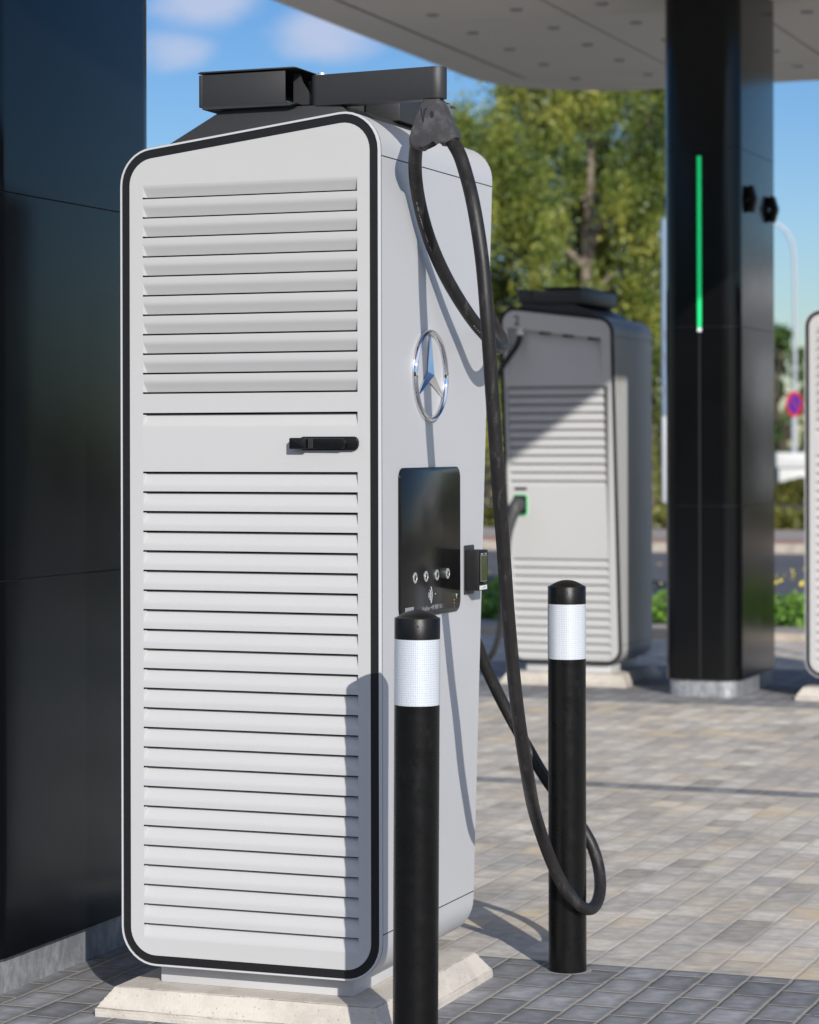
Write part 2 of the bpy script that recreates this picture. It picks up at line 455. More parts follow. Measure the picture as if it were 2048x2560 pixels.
def box(bm, x0, x1, y0, y1, z0, z1, bev=0.0, seg=2):
    vs = [bm.verts.new((x, y, z)) for z in (z0, z1) for y in (y0, y1) for x in (x0, x1)]
    q = [(0, 2, 3, 1), (4, 5, 7, 6), (0, 1, 5, 4), (2, 6, 7, 3), (0, 4, 6, 2), (1, 3, 7, 5)]
    fs = [bm.faces.new([vs[i] for i in f]) for f in q]
    if bev > 0:
        es = list({e for f in fs for e in f.edges})
        bmesh.ops.bevel(bm, geom=es, offset=bev, segments=seg, profile=.5, affect='EDGES')
    return bm


def prism(bm, pts, a, b, axis, bev=0.0, seg=2):
    """extrude 2-D outline pts between a and b along axis (0 x, 1 y, 2 z)"""
    def P(p, h):
        if axis == 0: return (h, p[0], p[1])
        if axis == 1: return (p[0], h, p[1])
        return (p[0], p[1], h)
    lo = [bm.verts.new(P(p, a)) for p in pts]; hi = [bm.verts.new(P(p, b)) for p in pts]
    n = len(pts)
    f0 = bm.faces.new(lo); f1 = bm.faces.new(hi[::-1])
    for i in range(n): bm.faces.new((lo[i], hi[i], hi[(i + 1) % n], lo[(i + 1) % n]))
    if bev > 0:
        bmesh.ops.bevel(bm, geom=list(f0.edges) + list(f1.edges), offset=bev, segments=seg, profile=.5, affect='EDGES')
    return bm


def rrect(x0, x1, y0, y1, r, n=6):
    out = []
    for cx, cy, a0 in ((x1 - r, y0 + r, -90), (x1 - r, y1 - r, 0), (x0 + r, y1 - r, 90), (x0 + r, y0 + r, 180)):
        for i in range(n + 1):
            a = R(a0 + 90 * i / n); out.append((cx + r * math.cos(a), cy + r * math.sin(a)))
    return out


def cyl(bm, p, q, r, n=24, r2=None, caps=True):
    p, q = Vector(p), Vector(q); d = (q - p).normalized()
    t = Vector((0, 0, 1)) if abs(d.z) < .9 else Vector((1, 0, 0))
    a = d.cross(t).normalized(); b = d.cross(a)
    r2 = r if r2 is None else r2
    A = [bm.verts.new(p + (a * math.cos(2 * math.pi * i / n) + b * math.sin(2 * math.pi * i / n)) * r) for i in range(n)]
    B = [bm.verts.new(q + (a * math.cos(2 * math.pi * i / n) + b * math.sin(2 * math.pi * i / n)) * r2) for i in range(n)]
    for i in range(n): bm.faces.new((A[i], A[(i + 1) % n], B[(i + 1) % n], B[i]))
    if caps: bm.faces.new(A[::-1]); bm.faces.new(B)
    return bm


def lathe(bm, prof, c=(0, 0, 0), n=40, axis='z'):
    rings = []
    for r, h in prof:
        ring = []
        for i in range(n):
            a = 2 * math.pi * i / n
            if axis == 'z': p = (c[0] + r * math.cos(a), c[1] + r * math.sin(a), c[2] + h)
            else: p = (c[0] + h, c[1] + r * math.cos(a), c[2] + r * math.sin(a))
            ring.append(bm.verts.new(p))
        rings.append(ring)
    for A, B in zip(rings, rings[1:]):
        for i in range(n): bm.faces.new((A[i], A[(i + 1) % n], B[(i + 1) % n], B[i]))
    bm.faces.new(rings[0][::-1]); bm.faces.new(rings[-1])
    return bm


def spline(pts, sub=8):
    P = [Vector(p) for p in pts]; P = [P[0] * 2 - P[1]] + P + [P[-1] * 2 - P[-2]]
    out = []
    for i in range(1, len(P) - 2):
        p0, p1, p2, p3 = P[i - 1:i + 3]
        t0 = 0.; t1 = t0 + max((p1 - p0).length, 1e-5) ** .5; t2 = t1 + max((p2 - p1).length, 1e-5) ** .5; t3 = t2 + max((p3 - p2).length, 1e-5) ** .5
        for k in range(sub):
            t = t1 + (t2 - t1) * k / sub
            a1 = p0 * ((t1 - t) / (t1 - t0)) + p1 * ((t - t0) / (t1 - t0))
            a2 = p1 * ((t2 - t) / (t2 - t1)) + p2 * ((t - t1) / (t2 - t1))
            a3 = p2 * ((t3 - t) / (t3 - t2)) + p3 * ((t - t2) / (t3 - t2))
            b1 = a1 * ((t2 - t) / (t2 - t0)) + a2 * ((t - t0) / (t2 - t0))
            b2 = a2 * ((t3 - t) / (t3 - t1)) + a3 * ((t - t1) / (t3 - t1))
            out.append(b1 * ((t2 - t) / (t2 - t1)) + b2 * ((t - t1) / (t2 - t1)))
    out.append(P[-2])
    # light smoothing so hand-picked points read as one stiff cable
    for _ in range(6):
        out = [out[0]] + [(out[i - 1] + out[i] * 2 + out[i + 1]) / 4 for i in range(1, len(out) - 1)] + [out[-1]]
    return out


def tube(bm, pts, r, n=20, rad=None):
    a = None; rings = []
    for i, p in enumerate(pts):
        d = (pts[min(i + 1, len(pts) - 1)] - pts[max(i - 1, 0)]).normalized()
        if a is None:
            a = d.cross(Vector((0, 0, 1)) if abs(d.z) < .9 else Vector((1, 0, 0))).normalized()
        a = (a - d * a.dot(d)).normalized(); b = d.cross(a)
        rr = rad[i] if rad else r
        rings.append([bm.verts.new(p + (a * math.cos(2 * math.pi * k / n) + b * math.sin(2 * math.pi * k / n)) * rr) for k in range(n)])
    for A, B in zip(rings, rings[1:]):
        for k in range(n): bm.faces.new((A[k], A[(k + 1) % n], B[(k + 1) % n], B[k]))
    bm.faces.new(rings[0][::-1]); bm.faces.new(rings[-1])
    return bm


def text_obj(name, s, size, m, parent, M4, depth=.0006, space=1.0):
    cu = bpy.data.curves.new(name, 'FONT'); cu.body = s; cu.size = size; cu.extrude = depth; cu.resolution_u = 2
    cu.space_character = space
    t = bpy.data.objects.new(name, cu); COL.objects.link(t)
    bpy.context.view_layer.update()
    me = bpy.data.meshes.new_from_object(t.evaluated_get(bpy.context.evaluated_depsgraph_get()))
    bpy.data.objects.remove(t, do_unlink=True)
    me.transform(M4); me.materials.clear(); me.materials.append(M[m])
    o = bpy.data.objects.new(name, me); COL.objects.link(o); o.parent = parent
    return o


# ------------------------------------------------------------------ the charger
XB = -.738
ZB = .130


def topz(x): return 2.362 + .126 * x


def yend(z): return .70 + .0853 * (z - .251)


def outline(o=0.0, n=9, r0=.10):
    """silhouette of the cabinet in x-z, inset by o, counter-clockwise from bottom right"""
    k = math.sqrt(1 + .126 ** 2)
    c = [(-o, ZB + o), (-o, 2.362 + .126 * (-o) - o * k), (XB + o, 2.362 + .126 * (XB + o) - o * k), (XB + o, ZB + o)]
    out = []
    for i in range(4):
        p, a, b = Vector(c[i]), Vector(c[i - 1]), Vector(c[(i + 1) % 4])
        u, v = (a - p).normalized(), (b - p).normalized()
        ang = math.acos(u.dot(v)); rr = r0 - o
        t = rr / math.tan(ang / 2)
        cen = p + (u + v).normalized() * (rr / math.sin(ang / 2))
        s, e = p + u * t, p + v * t
        a0 = math.atan2(*(s - cen).yx); a1 = math.atan2(*(e - cen).yx)
        while a1 < a0: a1 += 2 * math.pi
        for j in range(n + 1):
            q = a0 + (a1 - a0) * j / n
            out.append((cen.x + rr * math.cos(q), cen.y + rr * math.sin(q)))
    return out


def ring_strip(bm, o0, y0, o1, y1):
    A = [bm.verts.new((x, y0 if not callable(y0) else y0(z), z)) for x, z in outline(o0)]
    B = [bm.verts.new((x, y1 if not callable(y1) else y1(z), z)) for x, z in outline(o1)]
    n = len(A)
    for i in range(n): bm.faces.new((A[i], A[(i + 1) % n], B[(i + 1) % n], B[i]))


def louvre_panel(bm, P, oin, ux0, ux1, groups, depth=.0105, gap=.0032):
    """P(u,z,d) -> 3-D. groups: (first_top, pitch, count, height, kind) kind 'down' recessed at the bottom edge, 'up' at the top"""
    O = outline(oin)
    rows = []
    for zt, pitch, cnt, h, kind in groups:
        for i in range(cnt): rows.append((zt - i * pitch, zt - i * pitch - h, kind))
    rows.sort(reverse=True)
    ztop, zbot = rows[0][0], rows[-1][1]

    def face(pts, d=0.0):
        vs = [bm.verts.new(P(u, z, d)) for u, z in pts]; bm.faces.new(vs)
    right = sorted([p for p in O if p[0] > -.3], key=lambda p: p[1]); left = sorted([p for p in O if p[0] < -.3], key=lambda p: p[1])

    def xe(z, side):
        pts = right if side else left
        for a, b in zip(pts, pts[1:]):
            if a[1] <= z <= b[1]: return a[0] + (b[0] - a[0]) * (z - a[1]) / max(b[1] - a[1], 1e-9)
        return pts[0][0] if z < pts[0][1] else pts[-1][0]
    face([p for p in O if p[1] > ztop][:] and ([(xe(ztop, 1), ztop)] + [p for p in O if p[1] > ztop] + [(xe(ztop, 0), ztop)]))
    low = [p for p in O if p[1] < zbot]
    # order for the lower cap: left part going down then right part going up
    ll = sorted([p for p in low if p[0] < -.3], key=lambda p: (-round(p[1], 6), p[0])); lr = sorted([p for p in low if p[0] >= -.3], key=lambda p: (round(p[1], 6), p[0]))
    face([(xe(zbot, 0), zbot)] + ll + lr + [(xe(zbot, 1), zbot)])
    face([(ux1, ztop), (ux1, zbot), (xe(zbot, 1), zbot)] + [p for p in right if zbot < p[1] < ztop] + [(xe(ztop, 1), ztop)])
    face([(ux0, ztop)] + [(xe(ztop, 0), ztop)] + [p for p in reversed(left) if zbot < p[1] < ztop] + [(xe(zbot, 0), zbot), (ux0, zbot)])
    for i, (zt, zb, kind) in enumerate(rows):
        if i + 1 < len(rows):
            face([(ux0, zb), (ux1, zb), (ux1, rows[i + 1][0]), (ux0, rows[i + 1][0])])
        # pressed slat: curved face, end cheeks, open slit at the recessed edge
        N = 6; q = []
        for k in range(N + 1):
            s = k / N
            d = depth * (s * s / .6 if s < .3 else (s - .15) / .85 + .15 * .5 * (1 - s) * 0)
            hh = (zt - zb - gap) * s
            z = zt - hh if kind == 'down' else zb + hh
            c = .35 * d
            q.append((ux0 + c, ux1 - c, z, d))
        for a, b in zip(q, q[1:]):
            v = [bm.verts.new(P(a[0], a[2], a[3])), bm.verts.new(P(a[1], a[2], a[3])), bm.verts.new(P(b[1], b[2], b[3])), bm.verts.new(P(b[0], b[2], b[3]))]
            bm.faces.new(v)
            for e0, e1, ux in ((a[0], b[0], ux0), (a[1], b[1], ux1)):
                w = [bm.verts.new(P(ux, a[2], 0)), bm.verts.new(P(ux, b[2], 0)), bm.verts.new(P(e1, b[2], b[3])), bm.verts.new(P(e0, a[2], a[3]))]
                bm.faces.new(w)
        # short return lip behind the flat strip, leaving a slit
        ze = zb if kind == 'down' else zt
        w = [bm.verts.new(P(ux0, ze, 0)), bm.verts.new(P(ux1, ze, 0)), bm.verts.new(P(ux1, ze, depth * .72)), bm.verts.new(P(ux0, ze, depth * .72))]
        bm.faces.new(w)
    bmesh.ops.remove_doubles(bm, verts=bm.verts, dist=1e-5)


def px_ray(px, py):
    a = R(.12); u = px - 1024; v = -(py - 1110)
    u2 = (u * math.cos(a) + v * math.sin(a)) / 6409.; v2 = (-u * math.sin(a) + v * math.cos(a)) / 6409.
    fx, fy = -math.sin(YAW), math.cos(YAW)
    return Vector((fx + fy * u2, fy - fx * u2, v2))


def survey(px, py, ax=None, c=None, Z=None):
    """surveyed position of a detail: viewing ray met with the plane it was measured in (used like a tape measure on the main charger)"""
    d = px_ray(px, py); C = Vector((2.397, -6.044, 1.5))
    t = Z if Z is not None else (c - C[ax]) / d[ax]
    return C + d * t


V = 1.18725


def make_charger(name_label, number, extended, loc, rz, group='white charging cabinets'):
    t = thing('ev_charger', name_label, 'charger', (0, 0, 0), 0, group)
    # dark inner carcass visible only through the seams
    bm = bmesh.new()
    ring_strip(bm, .004, .0105, .004, lambda z: yend(z) - .0045)
    bm.faces.new([bm.verts.new((x, .040, z)) for x, z in outline(.0042)])
    bm.faces.new([bm.verts.new((x, yend(z) - .070, z)) for x, z in outline(.0042)])
    obj('carcass', bm, 'core', t)
    SZ = .252

    def seam(x): return 2.2335 + .105 * x
    O = outline(0, 12)
    Y0 = .0125

    def shell(pts, lip=False):
        bm = bmesh.new()
        ys = []
        A = []
        ny = 6
        for x, z in pts:
            A.append([bm.verts.new((x, Y0 + (yend(z) - Y0) * j / ny, z)) for j in range(ny + 1)])
        for a, b in zip(A, A[1:]):
            for j in range(ny): bm.faces.new((a[j], a[j + 1], b[j + 1], b[j]))
        return bm
    g = .0014
    top = [(0, seam(0) + g)] + [p for p in O if p[1] > 2.15 and not (p[0] < -.7 and p[1] < seam(XB) + g) and not (p[0] > -.001 and p[1] < seam(0))] + [(XB, seam(XB) + g)]
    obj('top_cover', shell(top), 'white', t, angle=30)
    low = [p for p in O if p[1] < SZ - g]
    L1 = sorted([p for p in low if p[0] < -.3], key=lambda p: (-round(p[1], 6), p[0])); L2 = sorted([p for p in low if p[0] >= -.3], key=lambda p: (round(p[1], 6), p[0]))
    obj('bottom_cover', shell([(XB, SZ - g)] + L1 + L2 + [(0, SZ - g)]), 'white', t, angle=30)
    zs = [SZ + g + (seam(0) - SZ - 2 * g) * i / 8 for i in range(9)]
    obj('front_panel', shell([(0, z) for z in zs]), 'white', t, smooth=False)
    zs = [seam(XB) - g - (seam(XB) - SZ - 2 * g) * i / 8 for i in range(9)]
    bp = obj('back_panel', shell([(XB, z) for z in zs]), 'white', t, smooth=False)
    # small orange marking running down the back panel beside the corner trim
    bm = bmesh.new()
    rr = random.Random(4)
    for i in range(9):
        z = 1.965 - i * .0195; w = rr.choice((.010, .016, .013))
        box(bm, XB - .0012, XB - .0006, .745 - w / 2, .745 + w / 2, z - .012, z, 0)
        if i in (1, 4, 7): box(bm, XB - .0013, XB - .0006, .745 - .014, .745 - .009, z - .016, z + .004, 0)
    obj('orange_marking', bm, 'orange', bp, smooth=False)

    # louvred side: slim frame, black trim band, panel with pressed louvres
    bm = bmesh.new()
    ring_strip(bm, 0, .0100, 0, .0015); ring_strip(bm, 0, .0015, .0012, 0.0); ring_strip(bm, .0012, 0.0, .0056, 0.0); ring_strip(bm, .0056, 0.0, .0056, .008)
    bmesh.ops.remove_doubles(bm, verts=bm.verts, dist=1e-5)
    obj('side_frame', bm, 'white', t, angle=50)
    bm = bmesh.new()
    ring_strip(bm, .0050, .0026, .0300, .0026); ring_strip(bm, .0050, .0026, .0050, .0096); ring_strip(bm, .0050, .0096, .0300, .0096); ring_strip(bm, .0300, .0026, .0300, .0096)
    bmesh.ops.remove_doubles(bm, verts=bm.verts, dist=1e-5)
    obj('edge_trim', bm, 'trim', t, angle=50)
    bm = bmesh.new()
    louvre_panel(bm, lambda u, z, d: (u, d, z), .0285, -.671, -.062,
                 [(2.182, .0512, 11, .037, 'down'), (1.583, .05, 1, .038, 'up'), (1.429, .0516, 24, .039, 'up')], depth=.015, gap=.0048)
    bmesh.ops.recalc_face_normals(bm, faces=bm.faces)
    # turned edge of the panel
    A = [bm.verts.new((x, 0, z)) for x, z in outline(.0285)]; B = [bm.verts.new((x, .0055, z)) for x, z in outline(.0285)]
    for i in range(len(A)): bm.faces.new((A[i], A[(i + 1) % len(A)], B[(i + 1) % len(A)], B[i]))
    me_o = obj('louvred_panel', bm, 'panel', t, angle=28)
    hb = bmesh.new()
    prism(hb, rrect(-.221, -.058, 1.4845, 1.5195, .012, 6), -.010, .0, 1, .003)
    h = obj('door_handle', hb, 'cap', t)
    hb = bmesh.new()
    pts = [(-.242, 1.491), (-.240, 1.4885), (-.10, 1.4885)]
    for i in range(9):
        a = R(-90 + 180 * i / 8); pts.append((-.0985 + .0135 * math.cos(a), 1.502 + .0135 * math.sin(a)))
    pts += [(-.240, 1.5155), (-.243, 1.512)]
    prism(hb, pts, -.022, -.008, 1, .003)
    obj('lever', hb, 'cap', h)
    hb = bmesh.new()
    prism(hb, rrect(-.240, -.193, 1.4875, 1.5165, .003, 3), -.030, -.020, 1, .003)
    obj('push_button', hb, 'cap', h)
    hb = bmesh.new()
    for i in range(4): box(hb, -.189 + i * .0035, -.1868 + i * .0035, -.0235, -.0215, 1.490, 1.514, .0004, 1)
    obj('grip_rib', hb, 'anthracite', h)

    # holster side (slopes inwards towards the ground)
    P2 = lambda u, z, d: (u, yend(z) - d, z)
    bm = bmesh.new()
    ring_strip(bm, 0, lambda z: yend(z) - .004, .0012, lambda z: yend(z)); ring_strip(bm, .0012, lambda z: yend(z), .022, lambda z: yend(z)); ring_strip(bm, .022, lambda z: yend(z), .022, lambda z: yend(z) - .006)
    bmesh.ops.remove_doubles(bm, verts=bm.verts, dist=1e-5)
    obj('holster_side_trim', bm, 'trim', t, angle=50)
    bm = bmesh.new()
    louvre_panel(bm, lambda u, z, d: P2(u, z, d + .002), .022, -.665, -.045,
                 [(1.855, .053, 12, .036, 'up'), (.785, .0525, 12, .034, 'up')], depth=.022, gap=.005)
    # cut the cable recess out of the upper face and replace it with a sloped pocket
    bmesh.ops.recalc_face_normals(bm, faces=bm.faces)
    for f in list(bm.faces):
        if len(f.verts) > 12 and f.calc_center_median().z > 1.95: bm.faces.remove(f)
    O2 = outline(.022)
    zt = 1.855
    rx0, rx1 = -.655, -.05

    def rcz(x): return 2.228 + .126 * x - .0
    up = [p for p in O2 if p[1] > zt]
    right = [p for p in up if p[0] > -.3]; left = [p for p in up if p[0] <= -.3]
    xr, xl = -.022, XB + .022
    # frame around the pocket, built as four faces
    def F(pts): bm.faces.new([bm.verts.new(P2(u, z, d + .002)) for u, z, d in pts])
    zl0 = 1.90
    F([(xr, zt, 0)] + [(x, z, 0) for x, z in right if x > rx1 + 1e-4] + [(rx1, topz(rx1) - .022, 0), (rx1, rcz(rx1), 0), (rx1, zl0, 0), (rx1, zt, 0)])
    rin = [(x, z, 0) for x, z in up if rx0 < x < rx1]
    F([(rx1, rcz(rx1), 0), (rx1, topz(rx1) - .022, 0)] + rin + [(rx0, topz(rx0) - .0222, 0), (rx0, rcz(rx0), 0)])
    F([(rx0, zt, 0), (rx0, zl0, 0), (rx0, rcz(rx0), 0), (rx0, topz(rx0) - .0222, 0)] + [(x, z, 0) for x, z in left if x < rx0 - 1e-4] + [(xl, zt, 0)])
    F([(rx1, zt, 0), (rx1, zl0, 0), (rx0, zl0, 0), (rx0, zt, 0)])
    D = .055
    F([(rx1, zl0, 0), (rx1, rcz(rx1), D), (rx0, rcz(rx0), D), (rx0, zl0, 0)])
    F([(rx1, rcz(rx1), 0), (rx1, rcz(rx1), D), (rx0, rcz(rx0), D), (rx0, rcz(rx0), 0)])
    F([(rx1, zl0, 0), (rx1, rcz(rx1), 0), (rx1, rcz(rx1), D)])
    F([(rx0, zl0, 0), (rx0, rcz(rx0), D), (rx0, rcz(rx0), 0)])
    hp = obj('holster_side_panel', bm, 'panel', t, angle=28)
    for x in (-.29, -.44, -.60):
        bm = bmesh.new(); z = rcz(x)
        y = yend(z)
        box(bm, x - .034, x + .034, y - .05, y - .008, z - .014, z + .002, .003)
        obj('cable_slot', bm, 'core', hp)
    zg = rcz(-.129)
    bm = bmesh.new(); yg = yend(zg) - .028
    lathe(bm, [(.012, 0), (.021, -.003), (.021, -.016), (.024, -.018), (.024, -.032), (.019, -.040)], (-.129, yg, zg + .002), 20)
    obj('cable_gland', bm, 'ink', hp)
    m4 = Matrix(((-1, 0, 0, -.092), (0, -.0853, 0, yend(2.262) + .0005), (0, 1, 0, 2.250), (0, 0, 0, 1))) if False else None
    # digit on the holster side, read from outside
    Mx = Matrix.Translation((-.094, yend(2.235) + .0004, 2.235)) @ Matrix.Rotation(R(-4.9), 4, 'X') @ Matrix.Rotation(R(180), 4, 'Z') @ Matrix.Rotation(R(90), 4, 'X')
    text_obj('number', number, .085, 'trim', hp, Mx)
    bm = bmesh.new()
    box(bm, -.150, -.070, yend(1.22) - .001, yend(1.22) + .002, 1.212, 1.229, .001, 1)
    obj('type_label', bm, 'trim', hp)
    zc, xc = 1.12, -.106
    yc = yend(zc)
    bm = bmesh.new()
    prism(bm, rrect(xc - .047, xc + .047, zc - .065, zc + .065, .018), yc - .012, yc + .006, 1, .002)
    ring = obj('holster', bm, 'green', t)
    bm = bmesh.new()
    prism(bm, rrect(xc - .042, xc + .042, zc - .060, zc + .060, .014), yc - .004, yc + .012, 1, .002)
    obj('socket', bm, 'trim', ring)
    # plug seated in the holster: nose, body and grip that hangs down
    bm = bmesh.new()
    cyl(bm, (xc, yc + .010, zc), (xc, yc + .055, zc + .004), .030, 20)
    pts = spline([(xc, yc + .05, zc + .005), (xc + .004, yc + .085, zc - .01), (xc + .02, yc + .105, zc - .07)] + ([(xc + .030, yc + .110, zc - .12), (xc + .034, yc + .114, zc - .18)] if extended else [(xc + .04, yc + .115, zc - .15), (xc + .055, yc + .115, zc - .24), (xc + .058, yc + .11, zc - .31)]), 6)
    rad = [(.036 if extended else .046) - .016 * min(1, i / (len(pts) * .6)) for i in range(len(pts))]
    tube(bm, pts, .03, 16, rad)
    plug = obj('charging_plug', bm, 'yoke', t)
    plug_end = pts[-1]

    # plinth
    bm = bmesh.new()
    box(bm, -.655, -.104, .066, .655, .075, .135, .003)
    obj('plinth', bm, 'white', t)

    cy, cz, R0 = .352, 1.683, .1165
    bm = bmesh.new()
    n = 72
    prof = [(-.0065, 0.001), (-.0060, .008), (-.003, .0120), (0, .0135), (.003, .0120), (.006, .008), (.0065, .001)]
    rings = []
    for i in range(n):
        a = 2 * math.pi * i / n
        rings.append([bm.verts.new((h, cy + (R0 + dr) * math.sin(a), cz + (R0 + dr) * math.cos(a))) for dr, h in prof])
    for i in range(n):
        A, B = rings[i], rings[(i + 1) % n]
        for k in range(len(prof) - 1): bm.faces.new((A[k], A[k + 1], B[k + 1], B[k]))
    em = obj('emblem_ring', bm, 'chrome', t)
    bm = bmesh.new()
    c0 = bm.verts.new((.016, cy, cz)); tips = []; vals = []
    for k in range(3):
        a = R(120 * k); b_ = a + R(60)
        tips.append(((cy + .1145 * math.sin(a), cz + .1145 * math.cos(a)), a))
        vals.append((cy + .0195 * math.sin(b_), cz + .0195 * math.cos(b_)))
    for k in range(3):
        (ty, tz), a = tips[k]
        tv = bm.verts.new((.007, ty, tz)); tb = bm.verts.new((.002, ty, tz))
        for s in (0, 1):
            vy, vz = vals[k] if s == 0 else vals[k - 1]
            vv = bm.verts.new((.003, vy, vz))
            # widen tip slightly
            bm.faces.new((c0, tv, vv)); bm.faces.new((tv, tb, vv))
    obj('emblem_star', bm, 'chrome', em, smooth=False)

    # touch screen with buttons and prints
    bm = bmesh.new()
    prism(bm, rrect(.124, .583, 1.044, 1.438, .028, 8), 0.0, .005, 0, .0012)
    sc = obj('screen', bm, 'glass', t)
    for i, y in enumerate((.232, .314, .397, .48)):
        bm = bmesh.new()
        lathe(bm, [(.0145, 0), (.0145, .0012), (.0135, .0018), (.0105, .0018), (.0098, .0008), (.0090, .0010), (.004, .0016), (.0005, .0017)], (.005, y, 1.149), 28, 'x')
        bt = obj('button', bm, 'steel', sc)
        bm = bmesh.new(); lathe(bm, [(.0072, 0), (.0070, .0004), (.0004, .0005)], (.0069, y, 1.149), 20, 'x')
        obj('button_face', bm, 'lcd', bt)
    bm = bmesh.new()
    for r0 in (.010, .021, .032):
        pts = []
        for s, rr in ((1, r0 + .0017), (-1, r0 - .0017)):
            seq = range(0, 13) if s == 1 else range(12, -1, -1)
            for k in seq:
                a = R(-42 + 84 * k / 12); pts.append((.327 + rr * math.cos(a), 1.098 + rr * math.sin(a)))
        prism(bm, pts, .0052, .0056, 0)
    lathe(bm, [(.002, 0), (.002, .0004)], (.0052, .385, 1.099), 10, 'x')
    obj('contactless_symbol', bm, 'ink', sc)

    def on_front(y, z, h=.0054): return Matrix.Translation((h, y, z)) @ Matrix.Rotation(R(90), 4, 'Z') @ Matrix.Rotation(R(90), 4, 'X')
    text_obj('hotline_print', 'Hotline +49 800 1000', .0185, 'inkgrey', sc, on_front(.285, 1.058), .0002)
    bm = bmesh.new(); box(bm, .0051, .0055, .160, .222, 1.060, 1.074)
    obj('small_label', bm, 'inkgrey', sc)
    text_obj('arrow_print', 'Y', .018, 'ink', sc, on_front(.545, 1.078), .0002)
    bm = bmesh.new()
    for k in range(3): lathe(bm, [(.0026 - .0006 * k, 0), (.0024 - .0006 * k, .0004)], (.0053, .531, 1.075 - k * .0085), 10, 'x')
    obj('indicator', bm, 'amber', sc)

    # card reader
    bm = bmesh.new()
    prism(bm, rrect(.622, .703, 1.083, 1.219, .006, 3), 0.0, .003, 0, .0008)
    cr_ = obj('card_reader', bm, 'anthracite', t)
    bm = bmesh.new()
    prism(bm, rrect(.627, .704, 1.094, 1.206, .004, 3), .003, .043, 0, .002)
    obj('housing', bm, 'trim', cr_)
    bm = bmesh.new()
    prism(bm, rrect(.633, .698, 1.112, 1.199, .002, 2), .0425, .0445, 0, .0004)
    obj('face_glass', bm, 'glass', cr_)
    bm = bmesh.new()
    prism(bm, rrect(.638, .690, 1.119, 1.192, .002, 2), .0446, .0450, 0)
    obj('display_frame', bm, 'inkgrey', cr_)
    bm = bmesh.new()
    prism(bm, rrect(.6395, .6885, 1.1205, 1.1905, .002, 2), .0451, .0454, 0)
    obj('display', bm, 'lcd', cr_)
    bm = bmesh.new()
    box(bm, .0431, .0442, .634, .692, 1.0965, 1.108)
    obj('label_strip', bm, 'ink', cr_)
    for ya, yb in ((.640, .655), (.678, .684)):
        bm = bmesh.new(); box(bm, .0446, .0450, ya, yb, 1.1945, 1.1965)
        obj('reader_print', bm, 'ink', cr_)
    bm = bmesh.new()
    prism(bm, [(.640, 1.1005), (.655, 1.1005), (.672, 1.1045), (.684, 1.1045), (.672, 1.1005), (.652, 1.0995)], .0443, .0446, 0)
    obj('label_mark', bm, 'inkgrey', cr_)

    # cable mast on the roof
    bm = bmesh.new()
    prism(bm, [(-.625, topz(-.625) - .004), (-.09, topz(-.09) - .004), (-.12, 2.372), (-.45, 2.372)], .022, .78, 1, .003)
    ms = obj('mast_pedestal', bm, 'anthracite', t)
    bm = bmesh.new()
    # channel, open towards the front
    box(bm, -.507, -.497, .0, .80, 2.378, 2.462, .0015)           # back web
    box(bm, -.497, -.262, .0, .006, 2.378, 2.462, .001)            # near cheek
    box(bm, -.497, -.20, .794, .80, 2.378, 2.452, .001)            # far cheek
    prism(bm, [(-.497, 2.372), (-.25, 2.372), (-.23, 2.377), (-.26, 2.3795), (-.497, 2.379)], .0, .80, 1)   # tray
    prism(bm, [(-.262, 2.379), (-.262, 2.461), (-.245, 2.461), (-.236, 2.437), (-.216, 2.409), (-.18, 2.397), (-.13, 2.388), (-.10, 2.379)], .055, .061, 1)
    box(bm, -.42, -.20, .42, .79, 2.380, 2.448, .003)
    obj('mast_channel', bm, 'anthracite', ms)
    bm = bmesh.new()
    prism(bm, [(-.509, 2.466), (-.500, 2.470), (-.235, 2.470), (-.226, 2.468), (-.226, 2.466), (-.235, 2.4665), (-.50, 2.4665)], -.006, .81, 1)
    obj('mast_lid', bm, 'anthracite', ms)
    bm = bmesh.new()
    prism(bm, [(-.22, 2.4525), (-.085, 2.4525), (-.085, 2.456), (-.22, 2.456)], .36, .80, 1)
    box(bm, -.20, -.10, .40, .79, 2.372, 2.452, .004)
    obj('rear_cover', bm, 'anthracite', ms)

    def arm(p, q, z0, z1, w=.052):
        p, q = Vector(p), Vector(q); d = (q - p).normalized(); nn = Vector((-d.y, d.x, 0))
        Lh = (q - p).length
        bm = bmesh.new()
        pts = []
        for i in range(9):
            a = R(90 + 180 * i / 8); pts.append((w / 2 * math.cos(a), w / 2 * math.sin(a)))
        for i in range(9):
            a = R(-90 + 180 * i / 8); pts.append((Lh + w / 2 * math.cos(a), w / 2 * math.sin(a)))
        prism(bm, pts, z0, z1, 2, .0015)
        m = Matrix.Translation((p.x, p.y, 0)) @ Matrix.Rotation(math.atan2(d.y, d.x), 4, 'Z')
        bmesh.ops.transform(bm, matrix=m, verts=bm.verts)
        return obj('cable_arm', bm, 'anthracite', t)

    def hinge(p, z0, z1, parent):
        bm = bmesh.new()
        bm.free()
        for z, s in ((z1, 1), (z0, -1)):
            bm = bmesh.new()
            lathe(bm, [(.018, 0), (.018, s * .003), (.010, s * .0035), (.010, s * .008), (.004, s * .009)], (p[0], p[1], z), 20)
            obj('hinge_pin', bm, 'steel', parent)
    hp0 = survey(789, 216, 1, .045)
    if extended:
        e0 = Vector((-.178, .045, 0)); e1 = Vector((.150, .012, 0))
        a2 = arm(e0, e1, 2.369, 2.449)
        hinge(e0, 2.369, 2.449, a2)
        a1 = arm((-.205, .085, 0), (-.36, .55, 0), 2.381, 2.440)
    else:
        a2 = arm((-.225, .05, 0), (-.225, .36, 0), 2.384, 2.446)
        hinge((-.225, .05), 2.384, 2.446, a2)

